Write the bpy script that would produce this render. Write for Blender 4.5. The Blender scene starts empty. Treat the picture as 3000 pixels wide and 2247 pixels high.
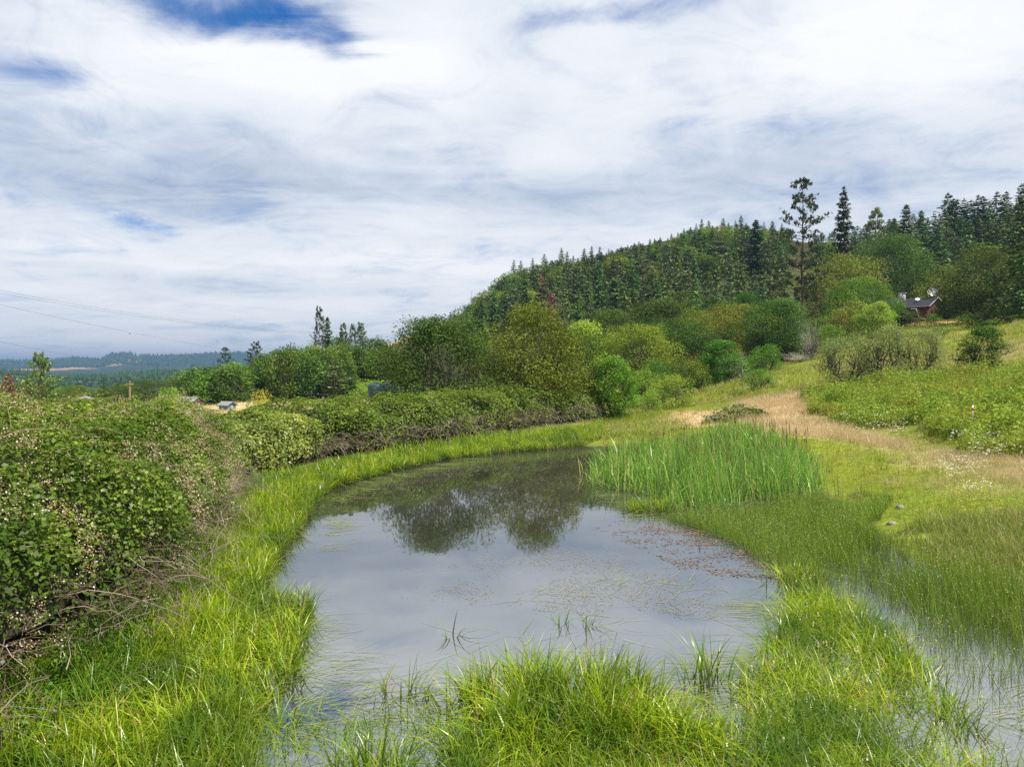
import bpy, math
import numpy as np

rng = np.random.default_rng(11)
SC = bpy.context.scene
COL = SC.collection
PI = math.pi
# ------------------------------------------------------------------ camera geometry
F, HC = 731.0, 3.5
PITCH = math.radians(0.94)
CP, SP = math.cos(PITCH), math.sin(PITCH)
K = 0.46293                                # full view pixels (2212 wide) to 1024 wide


def ray(x, y):
    a = (x * K - 512) / F
    b = (383 - y * K) / F
    d = np.array([a, CP + b * SP, -SP + b * CP])
    return d / d[1]


def at(x, y, Y):
    d = ray(x, y)
    return np.array([d[0] * Y, Y, HC + d[2] * Y])


def pix(p):
    p = np.asarray(p, float)
    dx, dy, dz = p[..., 0], p[..., 1], p[..., 2] - HC
    depth = dy * CP - dz * SP
    up = dy * SP + dz * CP
    return (512 + F * dx / depth) / K, (383 - F * up / depth) / K


# ------------------------------------------------------------------ noise
def _hash(i, j, k, s):
    n = (i * 374761393 + j * 668265263 + k * 2147483647 + s * 1274126177) & 0xFFFFFFFF
    n = ((n ^ (n >> 13)) * 1274126177) & 0xFFFFFFFF
    n = n ^ (n >> 16)
    return (n & 0xFFFFFF) / float(0xFFFFFF)


def vnoise(p, s=0):
    p = np.asarray(p, float)
    f = np.floor(p)
    i = f.astype(np.int64)
    t = p - f
    t = t * t * (3 - 2 * t)
    r = 0
    for a in (0, 1):
        for b in (0, 1):
            for c in (0, 1):
                w = (t[..., 0] if a else 1 - t[..., 0]) * (t[..., 1] if b else 1 - t[..., 1]) * (t[..., 2] if c else 1 - t[..., 2])
                r = r + w * _hash(i[..., 0] + a, i[..., 1] + b, i[..., 2] + c, s)
    return r


def fbm(p, s=0, oct=3):
    p = np.asarray(p, float)
    r, a, tot = 0, 1.0, 0
    for o in range(oct):
        r = r + a * vnoise(p * 2 ** o, s + o * 17)
        tot += a
        a *= 0.5
    return r / tot


def n2(x, y, s=0, oct=3):
    return fbm(np.stack([x, y, np.zeros_like(x)], -1), s, oct)


def sstep(a, b, x):
    t = np.clip((x - a) / (b - a), 0, 1)
    return t * t * (3 - 2 * t)


def poly_sdf(x, y, P):
    """Signed distance to polygon P, positive inside."""
    x = np.asarray(x, float); y = np.asarray(y, float)
    d = np.full(x.shape, 1e9)
    ins = np.zeros(x.shape, bool)
    n = len(P)
    for i in range(n):
        ax, ay = P[i]; bx, by = P[(i + 1) % n]
        ex, ey = bx - ax, by - ay
        t = np.clip(((x - ax) * ex + (y - ay) * ey) / (ex * ex + ey * ey + 1e-12), 0, 1)
        d = np.minimum(d, np.hypot(x - ax - t * ex, y - ay - t * ey))
        c = ((ay > y) != (by > y)) & (x < (bx - ax) * (y - ay) / (by - ay + 1e-12) + ax)
        ins ^= c
    return np.where(ins, d, -d)


# ------------------------------------------------------------------ terrain
def flat(x, y):
    d = ray(x, y)
    t = -HC / d[2]
    return (d[0] * t, t)


POND = [flat(*p) for p in ((430, 1500), (522, 1345), (600, 1195), (662, 1112), (718, 1056), (830, 1018), (980, 984), (1255, 964), (1420, 962), (1560, 985), (1700, 1030), (1775, 1080), (1900, 1190), (2050, 1262), (2200, 1335))]
POND = [(-3.6, -8), (-3.7, 4)] + POND + [(9.5, 9), (9.2, 4), (9, -8)]

CW = [(-3.5, 8, .1), (-5, 14, .1), (-6, 20, .1), (-4, 27, .1), (0, 32, .1), (4, 34, .12), (8, 27, .15), (9, 20, .1), (8.6, 13, .1), (7, 8, .1), (0, 3, .1), (-6, 3, .1), (7, 3, .1),
      (-8, 8, .3), (-9, 15, .25), (-10, 24, .2), (-6, 32, .3), (0, 42, .3), (5, 52, .3),
      (-15, 20, 0), (-25, 40, -.3), (-10, 50, 0), (-10, 70, .1), (0, 60, .3), (0, 80, .4), (-40, 80, -.7), (-80, 120, -3), (-20, 120, -.3), (-60, 200, -4), (-120, 300, -8), (-20, 150, .2), (-35, 150, .5),
      (9.8, 14.5, .25), (0, -10, .1), (-12, -10, .3), (12, -10, .3), (14, 5, .4), (20, 15, 1.2), (60, 40, 6), (80, 80, 15), (120, 150, 35), (200, 250, 70),
      (210, 500, 60), (150, 500, 50), (0, 480, 15), (-100, 500, -5), (350, 450, 80), (350, 300, 85), (-300, 500, -10), (-250, 200, -8)]
CPX = [(1500, 905, 48), (1400, 890, 54), (1310, 905, 50), (1700, 870, 50), (1750, 895, 42), (2212, 1000, 22), (2000, 1000, 26), (1900, 940, 34), (2000, 930, 32), (2212, 950, 27), (2212, 870, 35), (2212, 800, 42), (2212, 740, 65),
       (2080, 690, 138), (1950, 697, 138), (1900, 780, 70), (2030, 800, 55), (1750, 800, 72), (1650, 830, 70), (1540, 840, 78), (1480, 850, 80), (1600, 800, 100), (1300, 800, 120), (960, 845, 100),
       (1700, 700, 170), (1400, 720, 180), (1200, 740, 190), (1000, 770, 200), (800, 800, 210), (650, 815, 230), (1900, 650, 190), (2212, 655, 150), (2212, 500, 245), (1950, 522, 275),
       (1750, 526, 335), (1600, 508, 390), (1450, 532, 385), (1300, 572, 375), (1100, 610, 350), (1000, 675, 325), (900, 722, 300), (800, 757, 270), (700, 790, 250), (570, 830, 240)]
CTRL = np.array(CW + [tuple(at(*c)) for c in CPX], float)


def _q(x, y):
    D = np.maximum(y, -14) + 25
    return np.stack([np.asarray(x) / D * 2.2, np.log(D)], -1), D


def _tps_fit():
    P, D = _q(CTRL[:, 0], CTRL[:, 1])
    n = len(P)
    r = np.linalg.norm(P[:, None] - P[None], axis=-1)
    A = np.zeros((n + 3, n + 3))
    A[:n, :n] = np.where(r > 0, r * r * np.log(r + 1e-12), 0) + np.eye(n) * 2e-3
    A[:n, n] = 1; A[:n, n + 1:] = P; A[n, :n] = 1; A[n + 1:, :n] = P.T
    b = np.zeros(n + 3); b[:n] = CTRL[:, 2] / D
    return P, np.linalg.solve(A, b)


TP, TW = _tps_fit()
MIDU = [-600, -200, 0, 25, 50, 75, 110, 155, 200, 240, 300, 350, 420, 700]
MIDV = [368, 370, 374, 375, 380, 381, 379, 375, 374, 377, 382, 389, 395, 400]
FARU = [-900, -300, 50, 75, 100, 110, 130, 150, 165, 190, 215, 240, 260, 300, 350, 400, 600, 1800]
FARV = [360, 362, 363, 360, 362, 356, 354.5, 357, 358, 357, 356, 355, 357, 358, 360, 363, 367, 367]


def zt(x, y, raw=False):
    x = np.asarray(x, float); y = np.asarray(y, float)
    sh = x.shape
    xf, yf = x.ravel(), y.ravel()
    out = np.empty(len(xf))
    for i in range(0, len(xf), 20000):
        xx, yy = xf[i:i + 20000], yf[i:i + 20000]
        P, D = _q(xx, yy)
        r = np.linalg.norm(P[:, None] - TP[None], axis=-1)
        U = np.where(r > 0, r * r * np.log(r + 1e-12), 0)
        z = (U @ TW[:-3] + TW[-3] + P @ TW[-2:]) * D
        z = np.clip(z, -12, 120)
        z += (n2(xx * .12, yy * .12, 3) - .5) * np.clip((yy - 36) / 60, 0, 1) * 1.2
        # the flat of the pond and its banks
        near = sstep(40, 30, yy) * sstep(16, 12, np.abs(xx))
        z = np.where(near > 0, z + near * (np.maximum(z, .05) - z), z)
        # beyond the wooded hill the valley floor, then the two ridges
        u = 512 + F * xx / np.maximum(yy, 1)
        far = sstep(520, 720, yy)
        zb = z * (1 - far) + far * (-9 + sstep(0, 400, xx - yy * .25) * 40)
        zm = HC + (371 - np.interp(u, MIDU, MIDV)) / F * 1000 + 9
        zb = zb + zm * np.exp(-((yy - 1000) / 230.) ** 2) * sstep(480, 640, yy) * (.9 + .2 * n2(xx * .012, yy * .012, 5))
        zf = HC + (371 - np.interp(u, FARU, FARV)) / F * 4000 + 9
        zb = zb + zf * np.exp(-((yy - 4000) / 1000.) ** 2) * (.97 + .06 * n2(xx * .004, yy * .004, 9))
        if not raw:
            m = (yy < 60) & (np.abs(xx) < 30)
            if m.any():
                s = poly_sdf(xx[m], yy[m], POND)
                zz = zb[m]
                zz = np.where(s > 0, -.03 - .45 * sstep(0, 3.2, s), zz)
                zz = np.where((s <= 0) & (s > -1.2), -.03 + (zz + .03) * sstep(0, -1.2, s), zz)
                zb[m] = zz
        out[i:i + 20000] = zb
    return out.reshape(sh)


def ground(x, y, y0=3.0, y1=400.0):
    """Where the line of sight through (x, y) meets the terrain."""
    d = ray(x, y)
    Y = np.geomspace(y0, y1, 700)
    g = HC + d[2] * Y - zt(d[0] * Y, Y, raw=True)
    k = np.argmax(g < 0) if (g < 0).any() else len(Y) - 1
    return (d[0] * Y[k], Y[k])


def poly(*pts):
    return [ground(*p) for p in pts]


# ------------------------------------------------------------------ mesh building
def mesh(name, V, faces, attrs=None, mat=None, smooth=False, mats=None, midx=None):
    """V (n,3); faces: list of (m,k) index arrays."""
    me = bpy.data.meshes.new(name)
    V = np.ascontiguousarray(V, np.float32)
    me.vertices.add(len(V)); me.vertices.foreach_set('co', V.ravel())
    faces = [np.asarray(f, np.int32) for f in faces if len(f)]
    tot = sum(f.size for f in faces); nf = sum(len(f) for f in faces)
    me.loops.add(tot); me.polygons.add(nf)
    me.loops.foreach_set('vertex_index', np.concatenate([f.ravel() for f in faces]))
    cnt = np.concatenate([np.full(len(f), f.shape[1], np.int32) for f in faces])
    me.polygons.foreach_set('loop_start', np.concatenate([[0], np.cumsum(cnt)[:-1]]).astype(np.int32))
    if midx is not None:
        me.polygons.foreach_set('material_index', np.asarray(midx, np.int32))
    if smooth:
        me.polygons.foreach_set('use_smooth', np.ones(nf, bool))
    for k, a in (attrs or {}).items():
        a = np.asarray(a, np.float32)
        if a.ndim == 2:
            at_ = me.attributes.new(k, 'FLOAT_COLOR', 'POINT')
            if a.shape[1] == 3:
                a = np.concatenate([a, np.ones((len(a), 1), np.float32)], 1)
            at_.data.foreach_set('color', np.ascontiguousarray(a).ravel())
        else:
            at_ = me.attributes.new(k, 'FLOAT', 'POINT')
            at_.data.foreach_set('value', a)
    me.update(calc_edges=True)
    for m in (mats or ([mat] if mat else [])):
        me.materials.append(m)
    return me


class MB:
    """Collects verts, quads/tris with attributes t and rnd, then builds one mesh."""
    def __init__(s):
        s.V = []; s.Fs = {}; s.A = {'t': [], 'rnd': [], 'dry': []}; s.n = 0; s.order = []

    def add(s, V, F_, t=None, rnd=None, dry=None, mi=0):
        V = np.asarray(V, float).reshape(-1, 3)
        m = len(V)
        s.V.append(V)
        s.order.append((np.asarray(F_, np.int64) + s.n, mi))
        for k, a in (('t', t), ('rnd', rnd), ('dry', dry)):
            s.A[k].append(np.zeros(m) if a is None else np.broadcast_to(np.asarray(a, float), (m,)))
        s.n += m

    def build(s, name, mats, smooth=False):
        mats = mats if isinstance(mats, (list, tuple)) else [mats]
        fs = [f for f, _ in s.order]
        mi = np.concatenate([np.full(len(f), i) for f, i in s.order])
        return mesh(name, np.concatenate(s.V), fs, {k: np.concatenate(a) for k, a in s.A.items()}, mats=mats, midx=mi, smooth=smooth)


def norm(v):
    return v / (np.linalg.norm(v, axis=-1, keepdims=True) + 1e-9)


def blades(mb, base, h, w, bend=.4, lean_dir=None, segs=3, dry=None, mi=0, wprof=None, g=None, curl=0):
    """Grass blades: base (n,3), h, w, bend (n,)."""
    g = g or rng
    n = len(base)
    h = np.broadcast_to(h, (n,)); w = np.broadcast_to(w, (n,)); bend = np.broadcast_to(bend, (n,))
    az = g.uniform(0, 2 * PI, n) if lean_dir is None else lean_dir
    L = np.stack([np.cos(az), np.sin(az), np.zeros(n)], -1)
    fa = az + PI / 2 + g.normal(0, .7, n)
    W = np.stack([np.cos(fa), np.sin(fa), np.zeros(n)], -1)
    ts = np.linspace(0, 1, segs + 1)
    V = np.zeros((n, segs + 1, 2, 3))
    for i, t in enumerate(ts):
        up = h * t * (1 - .42 * np.minimum(bend, 1.3) * t * t) - np.maximum(bend - 1.0, 0) * h * t ** 3 * .4
        out = h * bend * (t ** 2) * .85 + h * .12 * t
        c = base + L * out[:, None]
        c = c + np.array([0, 0, 1.0]) * up[:, None]
        pw = (1 - t ** 1.8) * .92 + .08 if wprof is None else wprof(t)
        V[:, i, 0] = c - W * (w * pw / 2)[:, None]
        V[:, i, 1] = c + W * (w * pw / 2)[:, None]
    k = (segs + 1) * 2
    b = np.arange(n)[:, None] * k
    q = np.concatenate([b + np.array([2 * i, 2 * i + 1, 2 * i + 3, 2 * i + 2]) for i in range(segs)], 0)
    t = np.tile(np.repeat(ts, 2), n)
    rn = np.repeat(g.uniform(0, 1, n), k)
    mb.add(V, q, t, rn, None if dry is None else np.repeat(np.broadcast_to(dry, (n,)), k), mi)


def leaves(mb, C, N, size, asp=1.7, fold=.25, rnd=None, mi=0, g=None, axis=None, dry=None):
    """Leaf-shaped folded quads: centres C, facing N."""
    g = g or rng
    n = len(C)
    size = np.broadcast_to(size, (n,))
    N = norm(N)
    A = norm(np.cross(N, g.normal(0, 1, (n, 3)))) if axis is None else norm(axis - N * np.sum(axis * N, -1, keepdims=True))
    B = np.cross(N, A)
    l = (size * .5)[:, None]
    wd = l / asp
    V = np.stack([C - A * l, C + B * wd + A * l * .1 + N * wd * fold, C + A * l, C - B * wd + A * l * .1 + N * wd * fold], 1)
    q = np.arange(n)[:, None] * 4 + np.arange(4)
    r = np.repeat(g.uniform(0, 1, n) if rnd is None else np.broadcast_to(rnd, (n,)), 4)
    mb.add(V, q, np.tile([0, .5, 1, .5], n), r, None if dry is None else np.repeat(np.broadcast_to(dry, (n,)), 4), mi)


def tube(mb, P, r, sides=5, mi=0, rnd=0.5):
    """One tube along polyline P (m,3) with radii r (m,)."""
    P = np.asarray(P, float); m = len(P)
    r = np.broadcast_to(r, (m,))
    T = norm(np.gradient(P, axis=0))
    ref = np.array([0.31, 0.22, .93]) if abs(T[0, 2]) < .9 else np.array([1., 0.1, 0])
    A = norm(np.cross(T, ref)); B = np.cross(T, A)
    an = np.arange(sides) * 2 * PI / sides
    V = P[:, None] + (A[:, None] * np.cos(an)[None, :, None] + B[:, None] * np.sin(an)[None, :, None]) * r[:, None, None]
    i = np.arange(m - 1)[:, None] * sides; j = np.arange(sides)[None]; jn = (j + 1) % sides
    q = np.stack([i + j, i + jn, i + sides + jn, i + sides + j], -1).reshape(-1, 4)
    mb.add(V, q, np.repeat(np.linspace(0, 1, m), sides), rnd, mi=mi)


def tubes(mb, P, r, sides=3, mi=0, g=None):
    """Many tubes at once: P (n,m,3), r (n,m)."""
    g = g or rng
    n, m = P.shape[:2]
    T = norm(np.gradient(P, axis=1))
    A = norm(np.cross(T, np.array([0.31, 0.22, .93]))); B = np.cross(T, A)
    an = np.arange(sides) * 2 * PI / sides
    V = P[:, :, None] + (A[:, :, None] * np.cos(an)[:, None] + B[:, :, None] * np.sin(an)[:, None]) * r[:, :, None, None]
    b = (np.arange(n) * m * sides)[:, None, None]
    i = (np.arange(m - 1) * sides)[None, :, None]; j = np.arange(sides)[None, None]; jn = (j + 1) % sides
    q = np.stack([b + i + j, b + i + jn, b + i + sides + jn, b + i + sides + j], -1).reshape(-1, 4)
    mb.add(V, q, np.tile(np.repeat(np.linspace(0, 1, m), sides), n), np.repeat(g.uniform(0, 1, n), m * sides), mi=mi)


def box(mb, c, s, rot=0, mi=0):
    x, y, z = np.array(s) / 2
    V = np.array([[-x, -y, -z], [x, -y, -z], [x, y, -z], [-x, y, -z], [-x, -y, z], [x, -y, z], [x, y, z], [-x, y, z]])
    c_, s_ = math.cos(rot), math.sin(rot)
    V = V @ np.array([[c_, s_, 0], [-s_, c_, 0], [0, 0, 1]]) + np.array(c)
    mb.add(V, [[0, 3, 2, 1], [4, 5, 6, 7], [0, 1, 5, 4], [1, 2, 6, 5], [2, 3, 7, 6], [3, 0, 4, 7]], 0, .5, mi=mi)


# ------------------------------------------------------------------ objects
def obj(name, me, parent=None, mat=None):
    o = bpy.data.objects.new(name, me)
    COL.objects.link(o)
    if parent is not None:
        o.parent = parent
    if mat is not None:
        o.material_slots[0].link = 'OBJECT'
        o.material_slots[0].material = mat
    return o


def tag(o, label=None, cat=None, group=None, kind=None):
    if label: o['label'] = label
    if cat: o['category'] = cat
    if group: o['group'] = group
    if kind: o['kind'] = kind
    return o


def thing(name, label, cat, loc=(0, 0, 0), rz=0, group=None, scale=None):
    o = bpy.data.objects.new(name, None)
    COL.objects.link(o)
    o.location = loc; o.rotation_euler = (0, 0, rz)
    o.empty_display_size = .2
    if scale is not None: o.scale = scale
    return tag(o, label, cat, group)


# ------------------------------------------------------------------ materials
def nodes(name):
    m = bpy.data.materials.new(name); m.use_nodes = True
    nt = m.node_tree; nt.nodes.clear()
    out = nt.nodes.new('ShaderNodeOutputMaterial')
    def N(t, **kw):
        n = nt.nodes.new(t)
        for k, v in kw.items():
            if k.startswith('i_'):
                n.inputs[k[2:].replace('_', ' ')].default_value = v
            else:
                setattr(n, k, v)
        return n
    return m, nt, N, nt.links.new, out


def ramp(N, stops, interp='LINEAR'):
    r = N('ShaderNodeValToRGB'); cr = r.color_ramp; cr.interpolation = interp
    while len(cr.elements) < len(stops): cr.elements.new(.5)
    for e, (p, c) in zip(cr.elements, stops):
        e.position = p; e.color = (*c, 1) if len(c) == 3 else c
    return r


def mixc(N, L, fac, a, b, mode='MIX'):
    m = N('ShaderNodeMix', data_type='RGBA', blend_type=mode)
    for s, v in ((0, fac), (6, a), (7, b)):
        if hasattr(v, 'links') or hasattr(v, 'is_linked'):
            L(v, m.inputs[s])
        else:
            m.inputs[s].default_value = v if s == 0 else (*v, 1)
    return m.outputs[2]


def leaf_mat(name, stops, base=None, dry=None, transl=.35, gloss=.05, rough=.45, objvar=.0, patch=0, patch_col=None, tlo=.0, thi=.35):
    """Foliage: colour by the leaf's own tint, foot colour, dryness; lit from both sides."""
    m, nt, N, L, out = nodes(name)
    a = N('ShaderNodeAttribute', attribute_name='rnd')
    r = ramp(N, stops); L(a.outputs['Fac'], r.inputs[0])
    col = r.outputs[0]
    if patch:
        g = N('ShaderNodeNewGeometry')
        nz = N('ShaderNodeTexNoise'); nz.inputs['Scale'].default_value = patch; nz.inputs['Detail'].default_value = 3
        L(g.outputs['Position'], nz.inputs['Vector'])
        mr = N('ShaderNodeMapRange'); mr.inputs[1].default_value = .42; mr.inputs[2].default_value = .62
        L(nz.outputs[0], mr.inputs[0])
        col = mixc(N, L, mr.outputs[0], col, patch_col)
    if dry is not None:
        d = N('ShaderNodeAttribute', attribute_name='dry')
        col = mixc(N, L, d.outputs['Fac'], col, dry)
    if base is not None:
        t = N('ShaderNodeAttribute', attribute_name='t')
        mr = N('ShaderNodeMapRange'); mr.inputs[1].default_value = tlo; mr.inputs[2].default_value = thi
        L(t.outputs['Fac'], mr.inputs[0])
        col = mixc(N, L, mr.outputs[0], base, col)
    if objvar:
        oi = N('ShaderNodeObjectInfo')
        hs = N('ShaderNodeHueSaturation')
        mh = N('ShaderNodeMapRange'); mh.inputs[3].default_value = .5 - .03 * objvar; mh.inputs[4].default_value = .5 + .025 * objvar
        mv = N('ShaderNodeMapRange'); mv.inputs[3].default_value = 1 - .25 * objvar; mv.inputs[4].default_value = 1 + .3 * objvar
        L(oi.outputs['Random'], mh.inputs[0])
        wn = N('ShaderNodeTexWhiteNoise', noise_dimensions='1D'); L(oi.outputs['Random'], wn.inputs['W'])
        L(wn.outputs['Value'], mv.inputs[0])
        L(mh.outputs[0], hs.inputs['Hue']); L(mv.outputs[0], hs.inputs['Value']); L(col, hs.inputs['Color'])
        col = hs.outputs[0]
    df = N('ShaderNodeBsdfDiffuse'); tr = N('ShaderNodeBsdfTranslucent'); gl = N('ShaderNodeBsdfGlossy')
    gl.inputs['Roughness'].default_value = rough
    L(col, df.inputs[0]); L(col, tr.inputs[0])
    m1 = N('ShaderNodeMixShader'); m1.inputs[0].default_value = transl
    L(df.outputs[0], m1.inputs[1]); L(tr.outputs[0], m1.inputs[2])
    m2 = N('ShaderNodeMixShader'); m2.inputs[0].default_value = gloss
    L(m1.outputs[0], m2.inputs[1]); L(gl.outputs[0], m2.inputs[2])
    L(m2.outputs[0], out.inputs[0])
    return m


def solid(name, c1, c2=None, scale=8, rough=.8, spec=.3, metal=0, stretch=None, bump=0, attr=None):
    """Two-tone noisy surface."""
    m, nt, N, L, out = nodes(name)
    p = N('ShaderNodeBsdfPrincipled')
    p.inputs['Roughness'].default_value = rough; p.inputs['Metallic'].default_value = metal
    p.inputs['Specular IOR Level'].default_value = spec
    tc = N('ShaderNodeTexCoord'); mp = N('ShaderNodeMapping')
    if stretch: mp.inputs['Scale'].default_value = stretch
    L(tc.outputs['Object'], mp.inputs[0])
    nz = N('ShaderNodeTexNoise'); nz.inputs['Scale'].default_value = scale; nz.inputs['Detail'].default_value = 5
    L(mp.outputs[0], nz.inputs['Vector'])
    r = ramp(N, [(.3, c1), (.7, c2 or c1)]); L(nz.outputs[0], r.inputs[0])
    L(r.outputs[0], p.inputs['Base Color'])
    if bump:
        b = N('ShaderNodeBump'); b.inputs['Strength'].default_value = bump; b.inputs['Distance'].default_value = .05
        L(nz.outputs[0], b.inputs['Height']); L(b.outputs[0], p.inputs['Normal'])
    L(p.outputs[0], out.inputs[0])
    return m

# ------------------------------------------------------------------ camera, sun, sky
cam = bpy.data.objects.new('camera', bpy.data.cameras.new('camera'))
COL.objects.link(cam)
cam.location = (0, 0, HC); cam.rotation_euler = (PI / 2 - PITCH, 0, 0)
cam.data.sensor_width = 36; cam.data.lens = 36 * F / 1024
cam.data.clip_start = .05; cam.data.clip_end = 20000
SC.camera = cam
SUN_EL, SUN_AZ = math.radians(58), math.radians(108)      # azimuth clockwise from the view direction
sun = bpy.data.objects.new('sun', bpy.data.lights.new('sun', 'SUN'))
COL.objects.link(sun)
sun.data.energy = 5.0; sun.data.angle = math.radians(.6); sun.data.color = (1, .94, .82)
sun.rotation_euler = (PI / 2 - SUN_EL, 0, PI - SUN_AZ)
SC.view_settings.view_transform = 'Standard'; SC.view_settings.look = 'None'
SC.view_settings.gamma = 1; SC.view_settings.exposure = 0.72

wd = bpy.data.worlds.new('World'); SC.world = wd; wd.use_nodes = True
nt = wd.node_tree; nt.nodes.clear()
L = nt.links.new


def N(t, **kw):
    n = nt.nodes.new(t)
    for k, v in kw.items(): setattr(n, k, v)
    return n


def M(op, a, b=None, c=None):
    n = N('ShaderNodeMath', operation=op)
    for i, v in enumerate((a, b, c)):
        if v is None: continue
        if isinstance(v, (int, float)): n.inputs[i].default_value = v
        else: L(v, n.inputs[i])
    return n.outputs[0]


def wnoise(vec, scale, detail=6, rough=.55, dist=0.0):
    n = N('ShaderNodeTexNoise'); n.inputs['Scale'].default_value = scale; n.inputs['Detail'].default_value = detail
    n.inputs['Roughness'].default_value = rough; n.inputs['Distortion'].default_value = dist
    L(vec, n.inputs['Vector']); return n.outputs[0]


tc = N('ShaderNodeTexCoord'); sep = N('ShaderNodeSeparateXYZ'); L(tc.outputs['Generated'], sep.inputs[0])
dx, dy, dz = sep.outputs
az = M('ARCTAN2', dx, dy); el = M('ARCSINE', dz)
zz = M('ADD', M('MAXIMUM', dz, 0.0), .16)
cmb = N('ShaderNodeCombineXYZ'); L(M('DIVIDE', dx, zz), cmb.inputs[0]); L(M('DIVIDE', dy, zz), cmb.inputs[1])
cloudp = cmb.outputs[0]
mp = N('ShaderNodeMapping'); mp.inputs['Rotation'].default_value = (0, 0, .5); mp.inputs['Scale'].default_value = (1.0, 2.3, 1); L(cloudp, mp.inputs[0])
n_big = wnoise(cloudp, .8, 9, .52, .9)
n_str = wnoise(mp.outputs[0], .9, 10, .6, 1.6)
n_fine = wnoise(cloudp, 3.6, 12, .66, .9)
hz = N('ShaderNodeCombineXYZ'); L(M('MULTIPLY', az, 3.0), hz.inputs[0]); L(M('MULTIPLY', el, 34.0), hz.inputs[1])
n_hor = wnoise(hz.outputs[0], 1.0, 7, .55, .5)
# wobble so that no cloud edge is a plain ellipse
wob = N('ShaderNodeMapRange'); wob.inputs[1].default_value = .08; wob.inputs[2].default_value = .4; wob.inputs[3].default_value = .03; wob.inputs[4].default_value = .26; L(el, wob.inputs[0])
wx = M('MULTIPLY', M('SUBTRACT', n_str, .5), wob.outputs[0]); wy = M('MULTIPLY', M('SUBTRACT', n_big, .5), wob.outputs[0])
azw = M('ADD', az, wx); elw = M('ADD', el, wy)


def spots(lst):
    acc = None
    for x, y, sx, sy, st in lst:
        d = ray(x, y); a0 = math.atan2(d[0], d[1]); e0 = math.atan2(d[2], math.hypot(d[0], d[1]))
        q = K / F * math.cos(e0)
        u = M('MULTIPLY', M('SUBTRACT', azw, a0), 1 / (sx * q)); v = M('MULTIPLY', M('SUBTRACT', elw, e0), 1 / (sy * q))
        g = M('MULTIPLY', M('EXPONENT', M('MULTIPLY', M('ADD', M('MULTIPLY', u, u), M('MULTIPLY', v, v)), -1.0)), st)
        acc = g if acc is None else M('ADD', acc, g)
    return acc


BLUE = [(360, 18, 200, 38, 1.0), (600, 34, 175, 48, 1.15), (745, 85, 70, 30, .75), (1290, 0, 190, 34, .85), (1180, 75, 70, 70, .32), (90, 172, 120, 42, .7), (20, 120, 70, 60, .25),
        (325, 496, 95, 11, .75), (840, 478, 80, 16, .35), (560, 702, 150, 14, .62), (680, 765, 80, 12, .42), (1520, 5, 200, 26, .5), (90, 700, 120, 14, .12)]
LITE = [(520, 115, 260, 45, .35), (790, 120, 120, 40, .3), (650, 140, 220, 80, .5), (950, 110, 150, 120, .38), (250, 190, 200, 90, .3), (1850, 100, 350, 130, .5), (2120, 190, 220, 150, .3), (950, 580, 250, 50, .42), (400, 560, 250, 26, .3),
        (120, 540, 70, 30, .3), (1300, 180, 220, 80, .2), (1250, 330, 170, 40, .22), (500, 660, 130, 14, .25), (350, 730, 200, 14, .2)]
GREY = [(330, 430, 280, 70, .5), (700, 365, 270, 60, .55), (1150, 440, 260, 40, .32), (1720, 380, 520, 75, .5), (1900, 520, 220, 60, .3), (450, 615, 260, 24, .4), (800, 615, 260, 20, .34), (60, 330, 160, 80, .25), (1150, 250, 130, 40, .2)]
sb, sl, sg = spots(BLUE), spots(LITE), spots(GREY)
lowf = N('ShaderNodeMapRange'); lowf.inputs[1].default_value = .30; lowf.inputs[2].default_value = .04; L(el, lowf.inputs[0])
detail = M('ADD', M('MULTIPLY', M('SUBTRACT', n_big, .5), .8), M('ADD', M('MULTIPLY', M('SUBTRACT', n_str, .5), .7), M('MULTIPLY', M('SUBTRACT', n_fine, .5), .75)))
hor = M('MULTIPLY', M('SUBTRACT', n_hor, .5), M('MULTIPLY', lowf.outputs[0], 1.5))
bright = M('ADD', M('ADD', M('ADD', M('ADD', .56, M('MULTIPLY', lowf.outputs[0], .27)), M('MULTIPLY', detail, .78)), M('MULTIPLY', hor, .8)), M('SUBTRACT', M('MULTIPLY', sl, .75), M('MULTIPLY', sg, .62)))
dens = M('ADD', M('SUBTRACT', M('ADD', 1.14, M('MULTIPLY', detail, 2.2)), M('MULTIPLY', sb, 1.02)), M('MULTIPLY', hor, .5))
cr = N('ShaderNodeValToRGB'); e = cr.color_ramp.elements
e[0].position = .05; e[0].color = (.39, .445, .54, 1); e[1].position = .98; e[1].color = (.86, .87, .885, 1)
for p, c in ((.36, (.53, .595, .695)), (.62, (.71, .75, .805))):
    q = cr.color_ramp.elements.new(p); q.color = (*c, 1)
L(bright, cr.inputs[0])
sky = N('ShaderNodeTexSky', sky_type='NISHITA'); sky.sun_disc = False
sky.sun_elevation = SUN_EL; sky.sun_rotation = SUN_AZ
tint = N('ShaderNodeMix', data_type='RGBA', blend_type='MULTIPLY'); tint.inputs[0].default_value = 1
L(sky.outputs[0], tint.inputs[6]); tint.inputs[7].default_value = (.11, .46, .86, 1)
cs = N('ShaderNodeVectorMath', operation='SCALE'); cs.inputs['Scale'].default_value = 7.3; L(cr.outputs[0], cs.inputs[0])
dn = N('ShaderNodeMapRange', interpolation_type='SMOOTHSTEP'); dn.inputs[1].default_value = -.5; dn.inputs[2].default_value = 1.15; L(dens, dn.inputs[0])
mx = N('ShaderNodeMix', data_type='RGBA'); L(dn.outputs[0], mx.inputs[0]); L(tint.outputs[2], mx.inputs[6]); L(cs.outputs[0], mx.inputs[7])
bg = N('ShaderNodeBackground'); bg.inputs[1].default_value = .1; L(mx.outputs[2], bg.inputs[0])
wo = N('ShaderNodeOutputWorld'); L(bg.outputs[0], wo.inputs[0])
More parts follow.
